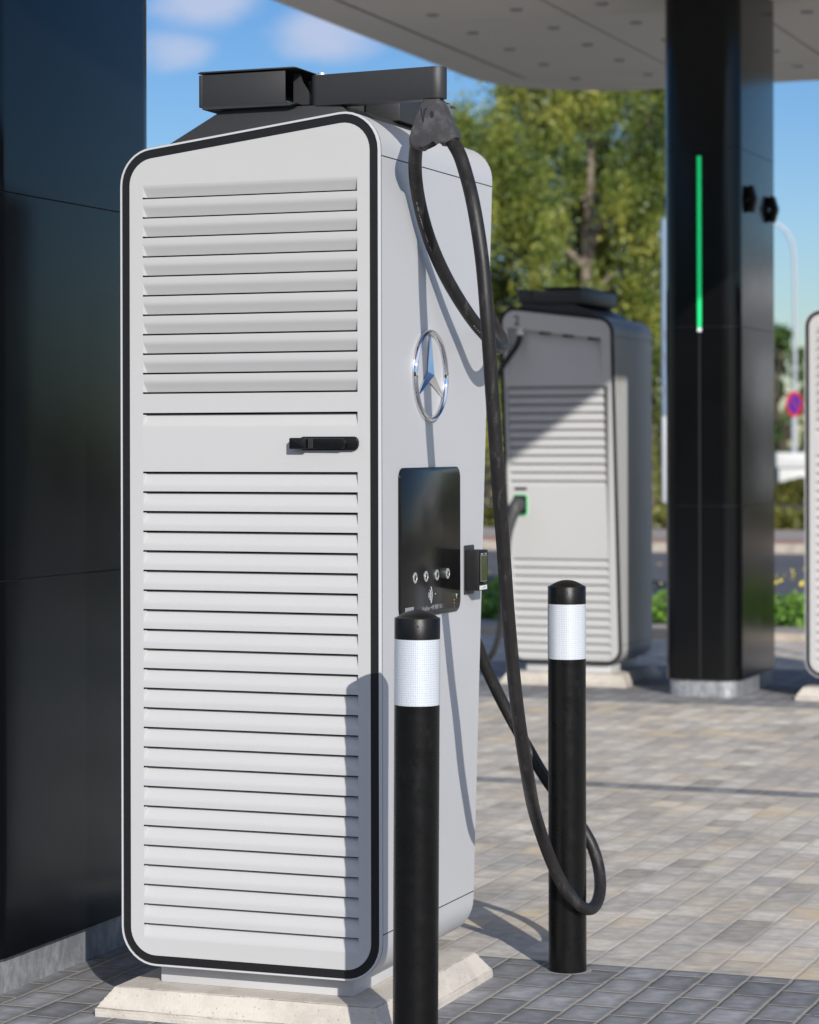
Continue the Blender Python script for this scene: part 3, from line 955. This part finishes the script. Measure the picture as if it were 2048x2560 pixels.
    if extended:
        # yoke hanging from the arm end: one moulding with two sleeves
        cx = lambda x, y: survey(1000 + x / 9.583, 220 + y / 9.583, 1, .01)
        px = [(640, 262), (1000, 262), (1030, 370), (1160, 640), (1290, 900), (1395, 1110), (1425, 1200), (1250, 1290), (1062, 1390), (1030, 1320), (965, 1240), (880, 1195), (800, 1220),
              (700, 1300), (610, 1440), (560, 1500), (470, 1500), (340, 1450), (285, 1380), (272, 1230), (360, 1000), (470, 730), (560, 500), (605, 370)]
        pts = [(cx(*p).x, cx(*p).z) for p in px]
        bm = bmesh.new(); prism(bm, pts, -.014, .034, 1, .010, 3)
        yk = obj('cable_yoke', bm, 'yoke', t, angle=60)
        bm = bmesh.new()
        c = cx(845, 660); lathe_y(bm, c, -.0145)
        obj('screw_recess', bm, 'core', yk)
        bm = bmesh.new()
        for q in ([(565, 500), (600, 500), (650, 840), (630, 860)], [(650, 540), (740, 490), (745, 510), (690, 560), (650, 840), (640, 800)]):
            prism(bm, [(cx(*p).x, cx(*p).z) for p in q], -.0148, -.0135, 1)
        obj('moulded_mark', bm, 'core', yk)
        # one continuous charging cable
        S = lambda x, y, p: survey(x * V, y * V, 0, p)
        Zs = lambda x, y, Z: survey(x * V, y * V, Z=Z)
        pts = [Vector((-.129, yg, zg - .03)), Vector((-.11, yg + .02, zg - .10)), Vector((-.075, .90, 1.98)), Zs(1027, 655, 7.36), Zs(1042, 687, 7.32), Zs(1053, 706, 7.26), Zs(1058.5, 723, 7.16), Zs(1055, 732, 7.06),
               Zs(1043, 727, 6.98), Zs(1025, 708, 6.94), S(1000, 680, .085), S(960, 620, .06), S(930, 565, .043), S(903, 500, .035), S(886, 440, .034), S(877, 390, .04), S(874, 350, .055),
               cx(395, 1330), cx(420, 1230)]
        pts[-2].y = .012; pts[-1].y = .012
        sp_ = spline(pts, 7)
        bm = bmesh.new(); tube(bm, sp_, .0175, 22)
        cb = obj('charging_cable', bm, 'cable', t)
        # worn white print along the loop
        rr = random.Random(9)
        for z0, z1 in ((1.70, 1.83), (2.02, 2.13)):
            bm = bmesh.new()
            side = Vector((.45, -.89, 0))
            for a, b in zip(sp_, sp_[1:]):
                if not (z0 < a.z < z1 and a.y < .62): continue
                d = (b - a); L_ = d.length; d.normalize(); nn = (side - d * side.dot(d)).normalized()
                sd = d.cross(nn); q = 0.0
                nn = (nn * .86 - sd * (.5 if sd.x > 0 else -.5)).normalized()
                sd = d.cross(nn)
                while q < L_:
                    w = rr.uniform(.001, .0025)
                    if rr.random() < .6:
                        p = a + d * q + nn * .0176; h = rr.uniform(.0009, .0015)
                        vs = [bm.verts.new(p + d * w * i + sd * h * j) for i, j in ((0, -1), (1, -1), (1, 1), (0, 1))]; bm.faces.new(vs)
                    q += w + .0012
            obj('cable_print', bm, 'inkgrey', cb, smooth=False)
        P0 = cx(1180, 1130)
        pts = [P0, cx(1260, 1290), S(968, 325, .222), S(981, 365, .245), S(995, 420, .275), S(1009, 500, .298), S(1018, 570, .31), S(1028, 700, .32), S(1036, 820, .32), S(1045, 950, .32), S(1053, 1060, .315), S(1061, 1165, .31), S(1069, 1280, .305),
               S(1078, 1380, .30), S(1088, 1480, .302), S(1100, 1565, .303), S(1114, 1650, .300), Zs(1133, 1735, 7.12), Zs(1158, 1806, 7.19), Zs(1188, 1868, 7.215), Zs(1222, 1909, 7.23), Zs(1247, 1914, 7.27),
               Zs(1262, 1888, 7.33), Zs(1264, 1848, 7.38), Zs(1256, 1806, 7.41), Zs(1240, 1766, 7.43), Zs(1200, 1706, 7.44), Zs(1152, 1644, 7.45), Zs(1104, 1562, 7.46), Zs(1060, 1482, 7.45), Zs(1022, 1402, 7.42), Zs(1002, 1350, 7.39), plug_end]
        bm = bmesh.new(); tube(bm, spline(pts, 8), .0175, 22)
        obj('charging_cable', bm, 'cable', t)
    else:
        pts = [Vector((-.129, yg, zg - .03)), Vector((-.115, yg + .02, zg - .10)), Vector((-.06, .94, 2.0)), Vector((.04, .99, 1.80)), Vector((.13, 1.0, 1.55)), Vector((.17, .98, 1.2)), Vector((.19, .97, .7)),
               Vector((.18, .95, .30)), Vector((.10, .95, .13)), Vector((.02, .95, .20)), Vector((-.03, .93, .40)), Vector((-.04, .925, .60)), plug_end]
        bm = bmesh.new(); tube(bm, spline(pts, 8), .0175, 16)
        obj('charging_cable', bm, 'cable', t)
    t.location = loc; t.rotation_euler = (0, 0, rz)
    return t


def lathe_y(bm, c, y):
    n = 18
    A = [bm.verts.new((c.x + .0055 * math.cos(2 * math.pi * i / n), y, c.z + .0085 * math.sin(2 * math.pi * i / n))) for i in range(n)]
    B = [bm.verts.new((c.x + .0055 * math.cos(2 * math.pi * i / n), y + .002, c.z + .0085 * math.sin(2 * math.pi * i / n))) for i in range(n)]
    bm.faces.new(A)
    for i in range(n): bm.faces.new((A[i], A[(i + 1) % n], B[(i + 1) % n], B[i]))


# ------------------------------------------------------------------ ground
def sheet(name, x0, x1, y0, y1, z, m, kind='structure'):
    bm = bmesh.new()
    vs = [bm.verts.new(p) for p in ((x0, y0, z), (x1, y0, z), (x1, y1, z), (x0, y1, z))]; bm.faces.new(vs)
    return tag(obj(name, bm, m, smooth=False), kind=kind)


sheet('ground', -700, 700, -300, 1200, -.02, 'soil')
sheet('paving', -40, 40, -40, 13.1, 0, 'paving')
bm = bmesh.new(); box(bm, -40, 40, 13.1, 13.3, -.05, .06, .01)
tag(obj('kerb', bm, 'kerb'), kind='structure')
sheet('footpath', -40, 40, 13.3, 14.4, .012, 'walk')
bm = bmesh.new(); box(bm, -80, 80, 17.6, 17.8, -.06, .02, .02)
tag(obj('road_kerb', bm, 'kerb'), kind='structure')
sheet('road', -300, 300, 17.8, 28.5, -.012, 'asphalt')
bm = bmesh.new(); box(bm, -120, 120, 28.5, 28.75, -.06, .12, .02)
tag(obj('far_kerb', bm, 'kerb'), kind='structure')
sheet('bicycle_path', -120, 120, 28.75, 30.4, .10, 'walkred')
sheet('far_footpath', -120, 120, 30.4, 34.5, .105, 'walk')
sheet('far_road', -300, 300, 41, 50, .0, 'asphalt')


# ------------------------------------------------------------------ concrete pads
def pad(loc, rz, label):
    bm = bmesh.new()
    b = .042
    lv = [(b, -.018, 0), (b, .018, 1)]
    rings = []
    for off, z in ((b, -.03), (b, .020), (b - .003, .024), (.004, .072), (.0, .075)):
        rings.append([bm.verts.new(p) for p in ((-.742 - off, -.02 - off, z), (-.010 + off, -.02 - off, z), (-.010 + off, .727 + off, z), (-.742 - off, .727 + off, z))])
    for A, B in zip(rings, rings[1:]):
        for i in range(4): bm.faces.new((A[i], A[(i + 1) % 4], B[(i + 1) % 4], B[i]))
    bm.faces.new(rings[-1])
    bmesh.ops.subdivide_edges(bm, edges=bm.edges, cuts=14, use_grid_fill=True)
    rr = random.Random(3)
    for v in bm.verts:
        if .0 < v.co.z < .0745:
            v.co += Vector((rr.uniform(-1, 1), rr.uniform(-1, 1), rr.uniform(-.5, .5))) * .0011
    o = obj('concrete_pad', bm, 'concrete', angle=30)
    o.location = loc; o.rotation_euler = (0, 0, rz)
    return tag(o, label, 'concrete pad', 'pale concrete pads under the chargers')


OFF = (-.075, 8.78, 0)
CH2 = (-2.785, 9.90, 0)
pad((0, 0, 0), 0, 'pale concrete pad under the large foreground charger')
pad(OFF, 0, 'pale concrete pad under the charger cut off by the right frame edge')
pad(CH2, math.pi, 'pale concrete pad under the charger numbered 2')

ch1 = make_charger('tall white louvred charger in the foreground with star emblem, screen and looped cable', '1', True, (0, 0, 0), 0)
ch3 = make_charger('white louvred charger half cut off at the right edge behind the pillar', '3', False, OFF, 0)
ch2 = make_charger('white charger numbered 2 with black plug, half in shade left of the pillar', '2', False, CH2, math.pi)


# ------------------------------------------------------------------ bollards
def band_mat():
    m = mat('retroreflective_film', (.66, .70, .76), .28, noise=.03, nscale=10)
    n, l = m.node_tree.nodes, m.node_tree.links; b = n['Principled BSDF']
    tc = n.new('ShaderNodeTexCoord'); sp = n.new('ShaderNodeSeparateXYZ'); l.new(tc.outputs['Object'], sp.inputs[0])
    ang = mth(n, l, 'ARCTAN2', sp.outputs['Y'], sp.outputs['X'])
    cb = n.new('ShaderNodeCombineXYZ'); l.new(mth(n, l, 'MULTIPLY', ang, 10.5), cb.inputs[0]); l.new(mth(n, l, 'MULTIPLY', sp.outputs['Z'], 190.), cb.inputs[1])
    v = n.new('ShaderNodeTexVoronoi'); v.inputs['Scale'].default_value = 1; v.inputs['Randomness'].default_value = .15
    l.new(cb.outputs[0], v.inputs['Vector'])
    mr = n.new('ShaderNodeMapRange'); mr.inputs['From Min'].default_value = .2; mr.inputs['From Max'].default_value = .55
    mr.inputs['To Min'].default_value = 1.08; mr.inputs['To Max'].default_value = .80
    l.new(v.outputs['Distance'], mr.inputs['Value'])
    mu = n.new('ShaderNodeVectorMath'); mu.operation = 'SCALE'; mu.inputs[0].default_value = (.70, .745, .80)
    l.new(mr.outputs[0], mu.inputs['Scale']); l.new(mu.outputs[0], b.inputs['Base Color'])
    bp = n.new('ShaderNodeBump'); bp.inputs['Strength'].default_value = .35; bp.inputs['Distance'].default_value = .001
    l.new(v.outputs['Distance'], bp.inputs['Height']); l.new(bp.outputs[0], b.inputs['Normal'])
    b.inputs['Metallic'].default_value = .25
    return m


M['film'] = band_mat()


def bollard(label, x, y, H, tilt=(0, 0)):
    t = thing('bollard', label, 'bollard', (x, y, 0), 0, 'black bollards with reflective bands')
    r = .054
    bm = bmesh.new(); lathe(bm, [(r, -.05), (r, H - .229), (r, H - .224)], n=64)
    obj('post', bm, 'bollard', t)
    bm = bmesh.new(); lathe(bm, [(r + .0006, H - .2235), (r + .0006, H - .068)], n=64)
    obj('reflective_band', bm, 'film', t)
    bm = bmesh.new()
    prof = [(r + .0004, H - .068), (r + .0004, H - .020), (r - .0008, H - .0182), (r - .004, H - .0175)]
    for i in range(1, 11):
        a = i / 10; prof.append(((r - .004) * (1 - a) + .0004 * a, H - .0175 + .0175 * (1 - (1 - a) ** 2)))
    lathe(bm, prof, n=64)
    c = obj('cap', bm, 'cap', t)
    bm = bmesh.new()
    d = Vector((2.397 - x, -6.044 - y, 0)).normalized()
    cyl(bm, Vector((0, 0, H - .036)) + d * (r - .006), Vector((0, 0, H - .036)) + d * (r + .0009), .0038, 14)
    obj('screw_hole', bm, 'core', c)
    t.rotation_euler = (tilt[0], tilt[1], 0)
    return t


B1 = survey(1038, 2600, Z=6.075)
bollard('nearest black bollard with white reflective band before the foreground charger', B1.x, B1.y, 1.107, (0, R(.42)))
bollard('black bollard with the charging cable looped round it', .199, .938, 1.112)
bm = bmesh.new()
lathe(bm, [(.045, -.03), (.057, .0010), (.066, .0016), (.069, .0004)], (.199, .938, 0), 40)
tag(obj('mortar_collar', bm, 'mortar'), 'thin grey mortar ring in the paving round the cable-wrapped bollard', 'mortar ring')


# ------------------------------------------------------------------ pylons and canopy
def pylon(label, x0, x1, y0, y1, led):
    t = thing('canopy_pillar', label, 'pillar', ((x0 + x1) / 2, (y0 + y1) / 2, 0), 0, 'black clad canopy pillars')
    hx, hy = (x1 - x0) / 2, (y1 - y0) / 2
    H = 4.25
    seams = [.10, 1.130, 2.190, 3.245, H]
    for a, b in zip(seams, seams[1:]):
        bm = bmesh.new()
        prism(bm, rrect(-hx, hx, -hy, hy, .115, 14), a + .002, b - .002, 2, .0015, 1)
        obj('cladding_panel', bm, 'bronze' if led else 'pylon', t, angle=20)
    bm = bmesh.new(); prism(bm, rrect(-hx + .004, hx - .004, -hy + .004, hy - .004, .111, 10), .102, H - .002, 2)
    obj('core_post', bm, 'core', t)
    bm = bmesh.new(); prism(bm, rrect(-hx + .022, hx - .022, -hy + .022, hy - .022, .09, 12), 0, .0995, 2)
    obj('base_plate', bm, 'base', t, angle=20)
    bm = bmesh.new()
    for s in (-1, 1): box(bm, -.004, .004, s * hy - .002, s * hy + .0004, .11, 2.15)
    obj('groove', bm, 'core', t, smooth=False)
    if led:
        for s in (-1, 1):
            y = s * hy
            bm = bmesh.new(); box(bm, -.0125, .0125, y - .006, y + .006, 2.185, 3.20, .003)
            l_ = obj('light_strip', bm, 'led', t)
            bm = bmesh.new(); box(bm, -.012, .012, y - .0065, y + .0065, 2.160, 2.183, .003)
            obj('strip_end', bm, 'ledw', l_)
    # small black fittings high on the sides
    for sx in (-1, 1):
        for (yy, zz, tall) in ((8.99 - 8.78, 2.96, .16), (9.55 - 8.78, 2.945, .15)):
            bm = bmesh.new(); y = yy + 8.78 - (y0 + y1) / 2 if led else yy - (y0 + y1) / 2
            x = sx * hx
            for k, (o, a) in enumerate(((.0, .3), (.0, -.3))):
                b2 = bmesh.new(); box(b2, -.012, .032, -.035, .035, -.044, .044, .006)
                m4 = Matrix.Translation((x + sx * .012, y, zz + (.032 if k == 0 else -.032))) @ Matrix.Rotation(-sx * a, 4, 'Y') @ Matrix.Scale(sx, 4, (1, 0, 0))
                bmesh.ops.transform(b2, matrix=m4, verts=b2.verts)
                me = bpy.data.meshes.new('tmp'); b2.to_mesh(me); b2.free(); bm.from_mesh(me); bpy.data.meshes.remove(me)
            obj('spotlight', bm, 'cap', t)
    return t


pylon('glossy black clad pillar at the left edge beside the foreground charger', -1.60, -1.13, -.03, 1.02, False)
pylon('black clad pillar with green light strip behind the bollards', -1.658, -1.195, 8.72, 9.77, True)

can = thing('canopy_roof', 'flat beige canopy roof overhead with rounded corner and recessed lights', 'canopy', (-1.45, 5, 4.25))


def canopy():
    X0, X1, Y0, Y1 = -4.16, 1.22, -3.3, 13.32
    ox, oy = -1.45, 5
    def R_(o, r=1.15): return [(x - ox, y - oy) for x, y in rrect(X0 + o, X1 - o, Y0 + o, Y1 - o, r, 14)]
    bm = bmesh.new()
    rings = []
    for o, z, r in ((.0, .36, 1.15), (.0, .09, 1.15), (.012, .05, 1.14), (.045, .018, 1.10), (.10, .003, 1.05), (.16, 0, 1.0), (.452, 0.0, .72)):
        rings.append([bm.verts.new((x, y, z)) for x, y in R_(o, r)])
    for A, B in zip(rings, rings[1:]):
        n = len(A)
        for i in range(n): bm.faces.new((A[i], A[(i + 1) % n], B[(i + 1) % n], B[i]))
    bm.faces.new(rings[0])
    obj('fascia', bm, 'soffit', can, angle=40)
    bm = bmesh.new(); vs = [bm.verts.new((x, y, .012)) for x, y in R_(.38, .78)]; bm.faces.new(vs)
    obj('joint_backing', bm, 'soffgap', can, smooth=False)
    xs = [-3.75 + .0, -2.52, -1.385, -.25, .83]
    xs[0] = -3.70
    ys = [-2.85] + [9.70 - 2.55 * k for k in (4, 3, 2, 1, 0)] + [12.25, 12.90]
    ys = sorted(y for y in ys if y >= -2.85)
    g = .010
    n = 0
    for xa, xb in zip(xs, xs[1:]):
        for ya, yb in zip(ys, ys[1:]):
            if yb - ya < .1: continue
            bm = bmesh.new()
            box(bm, xa + g - ox, xb - g - ox, ya + g - oy, yb - g - oy, 0.001, .010, 0)
            obj('soffit_panel', bm, 'soffit', can, smooth=False)
    lm = None
    for ix in range(8):
        for iy in range(8):
            x, y = -3.34 + .565 * ix, 12.42 - .768 * iy
            if x > .8: continue
            if lm is None:
                bm = bmesh.new()
                lathe(bm, [(.042, .002), (.042, -.004), (.038, -.007), (.032, -.004), (.024, -.003), (.001, -.003)], n=20)
                o = obj('downlight', bm, 'lens', can); lm = o
            else:
                o = lm.copy(); COL.objects.link(o); o.parent = can
            o.location = (x - ox, y - oy, 0)


canopy()


# ------------------------------------------------------------------ vegetation
def leaf_mesh(name, centers, sizes, rng, m, parent=None, droop=.5):
    n = len(centers)
    c = np.asarray(centers, dtype=np.float64)
    a = rng.normal(size=(n, 3)); a[:, 2] -= droop; a /= np.linalg.norm(a, axis=1)[:, None]
    b = rng.normal(size=(n, 3)); b -= (b * a).sum(1)[:, None] * a; b /= np.linalg.norm(b, axis=1)[:, None]
    s = np.asarray(sizes)[:, None]
    v = np.empty((n, 4, 3))
    v[:, 0] = c - a * s; v[:, 1] = c + b * s * .55; v[:, 2] = c + a * s; v[:, 3] = c - b * s * .55
    me = bpy.data.meshes.new(name)
    me.vertices.add(n * 4); me.vertices.foreach_set('co', v.reshape(-1))
    me.loops.add(n * 4); me.loops.foreach_set('vertex_index', np.arange(n * 4, dtype=np.int32))
    me.polygons.add(n); me.polygons.foreach_set('loop_start', np.arange(0, n * 4, 4, dtype=np.int32))
    me.update(calc_edges=True); me.validate()
    me.materials.append(M[m])
    o = bpy.data.objects.new(name, me); COL.objects.link(o)
    if parent: o.parent = parent
    return o


def tree(label, x, y, H, W, seed, kind='leaf', clumps=150, per=170, low=.10, lean=0.0, group='trees beyond the road', size=.10):
    rng = np.random.default_rng(seed)
    t = thing('birch_tree' if kind == 'leaf' else 'broadleaf_tree', label, 'tree', (x, y, 0), 0, group)
    bm = bmesh.new()
    trunk = spline([Vector((0, 0, -.1)), Vector((.15 + lean * .2, .1, H * .25)), Vector((-.1 + lean * .5, 0, H * .5)), Vector((lean * .8, .1, H * .75)), Vector((lean, 0, H * .93))], 6)
    tube(bm, trunk, .1, 10, [.20 * (1 - .85 * i / len(trunk)) for i in range(len(trunk))])
    ends = []
    for k in range(16):
        i = int(len(trunk) * rng.uniform(.2, .9)); p = trunk[i]; a = rng.uniform(0, 6.28)
        Lb = W * rng.uniform(.45, .95) * (1.05 - .6 * i / len(trunk))
        q = p + Vector((math.cos(a) * Lb * .55, math.sin(a) * Lb * .55, Lb * rng.uniform(.35, .8))); e = q + Vector((math.cos(a) * Lb * .4, math.sin(a) * Lb * .4, -Lb * .1))
        s = spline([p, (p + q) / 2 + Vector((0, 0, .12)), q, e], 4)
        tube(bm, s, .05, 7, [.085 * (1 - .8 * j / len(s)) for j in range(len(s))]); ends += [q, e]
    obj('trunk', bm, 'bark' if kind == 'leaf' else 'barkdark', t)
    pts = []; sz = []
    for k in range(clumps):
        h = rng.uniform(0, 1) ** .85
        z = H * (low + (1 - low) * h)
        prof = math.sin(math.pi * min(1, (.16 + .84 * h) ** .8)) ** .55 if h < .985 else .2
        rr = W * prof * (.45 + .55 * math.sqrt(rng.uniform(0, 1)))
        a = rng.uniform(0, 6.28)
        c = np.array([lean * h + rr * math.cos(a), rr * math.sin(a), min(z, H * .97)])
        nn = int(per * rng.uniform(.5, 1.5))
        r = W * rng.uniform(.08, .18)
        q = rng.normal(size=(nn, 3)) * np.array([r * .55, r * .55, r * (1.2 if kind == 'leaf' else .6)])
        pts.append(c + q); sz.append(rng.uniform(size * .55, size * 1.25, nn))
    P_ = np.concatenate(pts); S_ = np.concatenate(sz)
    k = P_[:, 2] > .15
    leaf_mesh('crown', P_[k], S_[k], rng, kind if kind != 'leafd' else 'leafdark', t)
    return t


def at(px, Z):
    """ground position seen at picture column px, Z metres away"""
    p = survey(px, 1110, Z=Z); return p.x, p.y


specs = [(1215, 47, 7.3, 2.2, 'slender pale birch tree just right of the foreground charger top', -.2, .1),
         (1330, 52, 9.3, 2.2, 'tall birch tree with drooping crown above the charger numbered 2, left one', .2, .06),
         (1475, 50, 9.0, 2.3, 'birch tree with bare broken branch directly behind the charger numbered 2', 0, .06),
         (1610, 53, 9.2, 2.1, 'yellowish birch tree close to the left side of the light strip pillar', .1, .05)]
for i, (px, Z, H, W, lab, lean, low) in enumerate(specs):
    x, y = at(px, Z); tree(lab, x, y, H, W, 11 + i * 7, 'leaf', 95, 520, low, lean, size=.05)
x, y = at(1945, 92)
tree('dark green rounded tree far behind the no-stopping sign', x, y, 5.6, 1.7, 90, 'leafdark', 90, 140, .0, group='trees beyond the road')
# shrub tree, then unseen row at right added for reflections in cladding and glass
x, y = at(1560, 64)
tree('broad shrub-like tree low behind the charger numbered 2 and the pillar', x, y, 4.6, 3.0, 33, 'leafdark', 110, 130, .0)
for i, (px, Z, H, W) in enumerate(((2500, 60, 4, 2.5), (3600, 66, 3.6, 3), (5200, 60, 4.2, 3), (7800, 52, 4, 3))):
    x, y = at(px, Z); tree(('low leafy tree farthest left', 'low leafy tree second from the left', 'low leafy tree third from the left', 'low leafy tree farthest right')[i] + ' in the unseen row added right of the view', x, y, H, W, 60 + i, 'leafdark', 70, 110, .02, size=.17, group='unseen roadside trees added for reflections')


def hedge(label, x0, x1, y0, y1, h, m, n, seed, size=.07, name='hedge', mound=False):
    rng = np.random.default_rng(seed)
    c = rng.uniform((x0, y0, 0.0), (x1, y1, 1), (n, 3))
    wav = h * (1 + .14 * np.sin(c[:, 0] * 2.1) + .10 * np.sin(c[:, 0] * 5.3 + 1))
    if mound: wav = h * np.sqrt(np.clip(1 - ((c[:, 0] - (x0 + x1) / 2) / ((x1 - x0) / 2)) ** 2, 0, 1)) + .02
    c[:, 2] *= wav
    o = leaf_mesh(name, c, rng.uniform(size * .5, size * 1.2, n), rng, m, None, .0)
    return tag(o, label, 'hedge' if name == 'hedge' else name.replace('_', ' '))


hedge('low olive-green clipped hedge along the far pavement', -30, 14, 35.0, 36.4, .42, 'hedge', 34000, 5, .10)
x, y = at(1985, 64); hedge('rounded green bush in front of the white utility cabinet', x - .75, x + 1.6, y - .5, y + .5, .62, 'hedge', 5000, 6, .07, 'bush', True)
x, y = at(1640, 60); hedge('yellow-green bush beside the left edge of the pillar', x - 1.2, x + .8, y - .6, y + .6, 1.5, 'hedge', 6000, 9, .09, 'bush', True)
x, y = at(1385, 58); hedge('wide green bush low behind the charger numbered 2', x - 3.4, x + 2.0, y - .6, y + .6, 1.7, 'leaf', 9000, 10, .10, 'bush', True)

rng = np.random.default_rng(77)  # unseen leaf mass behind the camera, added to darken the pillar reflections
n = 16000
c = rng.uniform((-70, -52, 0), (60, -46, 1), (n, 3)); c[:, 2] *= 8.5 + 1.2 * np.sin(c[:, 0] * .35) + .8 * np.sin(c[:, 0] * 1.1)
tag(leaf_mesh('unseen_wood', c, rng.uniform(.35, .7, n), rng, 'leafdark', None, 0), 'unseen dark wood added behind the camera, mirrored in the pillars', 'wood', kind='stuff')

x, y = 15.0, 66.0  # unseen pale block, added to brighten the reflection on the pillar's side
ob = thing('unseen_office_building', 'unseen pale two-storey office building, added to be mirrored in the green-lit pillar', 'building', (x, y, 0), R(-8))
bm = bmesh.new(); box(bm, -10, 10, 0, 8, 0, 6.6, .03); obj('wall', bm, 'utility', ob)
bm = bmesh.new(); box(bm, -10.2, 10.2, -.2, 8.2, 6.6, 6.9, .03); obj('roof', bm, 'anthracite', ob)
for fl in (0, 1):
    for k in range(6):
        bm = bmesh.new(); xx = -8.6 + k * 3.1; box(bm, xx, xx + 1.7, -.05, .02, 1.0 + fl * 3.1, 2.4 + fl * 3.1, .01)
        w_ = obj('window', bm, 'glass', ob)
        bm = bmesh.new(); box(bm, xx - .08, xx + 1.78, -.12, -.02, .92 + fl * 3.1, .99 + fl * 3.1, .01); obj('sill', bm, 'walk', w_)

# weeds and yellow flowers in the verge
rng = np.random.default_rng(2)
n = 26000
c = rng.uniform((-14, 14.5, 0), (6, 16.9, 1), (n, 3))
hgt = .16 + .22 * np.clip(np.sin(c[:, 0] * 3.1) + np.sin(c[:, 0] * 7.3 + c[:, 1] * 2), -.4, 2) / 2
c[:, 2] = c[:, 2] * hgt
tag(leaf_mesh('verge_plants', c, rng.uniform(.02, .06, n), rng, 'weed', None, -.6), 'bright green weeds in the verge behind the chargers', 'plants', kind='stuff')
m_ = 900
c = rng.uniform((-14, 14.5, 0), (6, 16.9, 1), (m_, 3)); c[:, 2] = .28 + .14 * c[:, 2]
tag(leaf_mesh('verge_flowers', c, rng.uniform(.015, .035, m_), rng, 'petal', None, 0), 'small yellow flowers above the verge weeds', 'flowers', kind='stuff')


# ------------------------------------------------------------------ street furniture in the distance
def disc(bm, r, y0, y1, n=40): 
    A = [bm.verts.new((r * math.cos(2 * math.pi * i / n), y0, r * math.sin(2 * math.pi * i / n))) for i in range(n)]
    B = [bm.verts.new((r * math.cos(2 * math.pi * i / n), y1, r * math.sin(2 * math.pi * i / n))) for i in range(n)]
    bm.faces.new(A); bm.faces.new(B[::-1])
    for i in range(n): bm.faces.new((A[i], A[(i + 1) % n], B[(i + 1) % n], B[i]))


x, y = at(1988, 72)
sl = thing('street_lamp', 'tall pale street lamp with curved arm right of the pillar', 'street lamp', (x, y, 0), YAW)
bm = bmesh.new()
top = [Vector((0, 0, 0)), Vector((0, 0, 3)), Vector((0, 0, 6.55)), Vector((-.07, 0, 7.15)), Vector((-.27, 0, 7.5)), Vector((-.62, 0, 7.72)), Vector((-1.3, 0, 7.85))]
s = spline(top, 8); tube(bm, s, .06, 12, [.062 - .025 * i / len(s) for i in range(len(s))])
obj('pole', bm, 'polem', sl)
bm = bmesh.new(); box(bm, -1.9, -1.25, -.12, .12, 7.79, 7.91, .04)
obj('lamp_head', bm, 'polem', sl)

x, y = at(1983, 70)
ns = thing('no_stopping_sign', 'round red and blue no-stopping sign on a thin pole near the right edge', 'traffic sign', (x, y, 0), YAW + R(42))
bm = bmesh.new(); cyl(bm, (0, 0, 0), (0, 0, 3.0), .035, 12); obj('pole', bm, 'polem', ns)
zc = 1.5 + (1110 - 1012) * 70 / 6409
bm = bmesh.new(); disc(bm, .35, -.055, -.042); bmesh.ops.translate(bm, verts=bm.verts, vec=(0, 0, zc)); obj('red_ring', bm, 'signred', ns)
bm = bmesh.new(); disc(bm, .255, -.060, -.056); bmesh.ops.translate(bm, verts=bm.verts, vec=(0, 0, zc)); bl = obj('blue_field', bm, 'signblue', ns)
bm = bmesh.new(); bb = bmesh.new(); box(bm, -.255, .255, -.064, -.061, -.028, .028)
bmesh.ops.transform(bm, matrix=Matrix.Translation((0, 0, zc)) @ Matrix.Rotation(R(45), 4, 'Y'), verts=bm.verts); obj('red_bar', bm, 'signred', bl)
bb.free()

x, y = at(1990, 66)
uc = thing('utility_cabinet', 'white utility cabinet with overhanging lid behind the no-stopping sign', 'utility cabinet', (x, y, 0), YAW)
bm = bmesh.new(); box(bm, -.48, 1.0, -.3, .3, 0, .86, .02); obj('body', bm, 'utility', uc)
bm = bmesh.new(); box(bm, -.56, 1.08, -.38, .38, .86, 1.26, .04); obj('lid', bm, 'utility', uc)

x, y = at(1690, 44.5)
to = thing('sign_totem', 'tall blue-grey and white sign totem showing at the left edge of the pillar', 'sign', (x, y, 0), YAW)
bm = bmesh.new(); box(bm, -.24, .65, -.12, .12, .47, 1.98, .02); obj('lower_panel', bm, 'totemw', to)
bm = bmesh.new(); box(bm, -.24, .65, -.12, .12, 1.99, 5.4, .02); up = obj('upper_panel', bm, 'totemb', to)
bm = bmesh.new()
bm.free()
for z in (2.35, 2.9, 3.3):
    bm = bmesh.new(); box(bm, -.19, .6, -.128, -.121, z, z + .16)
    obj('panel_bar', bm, 'totemp', up)
bm = bmesh.new(); box(bm, -.14, .55, -.08, .08, 0, .47, .01); obj('footing', bm, 'kerb', to)

x, y = at(1190, 60)
gc = thing('recycling_container', 'green recycling container seen between the cable and the foreground charger', 'container', (x, y, 0), YAW)
bm = bmesh.new(); box(bm, -.6, .62, -.4, .4, .15, 1.05, .06); obj('bin_body', bm, 'gcont', gc)
bm = bmesh.new(); box(bm, -.65, .67, -.45, .45, 1.05, 1.2, .05); obj('lid', bm, 'gcont', gc)
bm = bmesh.new()
for sx in (-.5, .5): cyl(bm, (sx, -.3, .09), (sx, -.22, .09), .09, 14)
obj('wheel', bm, 'cap', gc)

print('objects', len(bpy.data.objects))
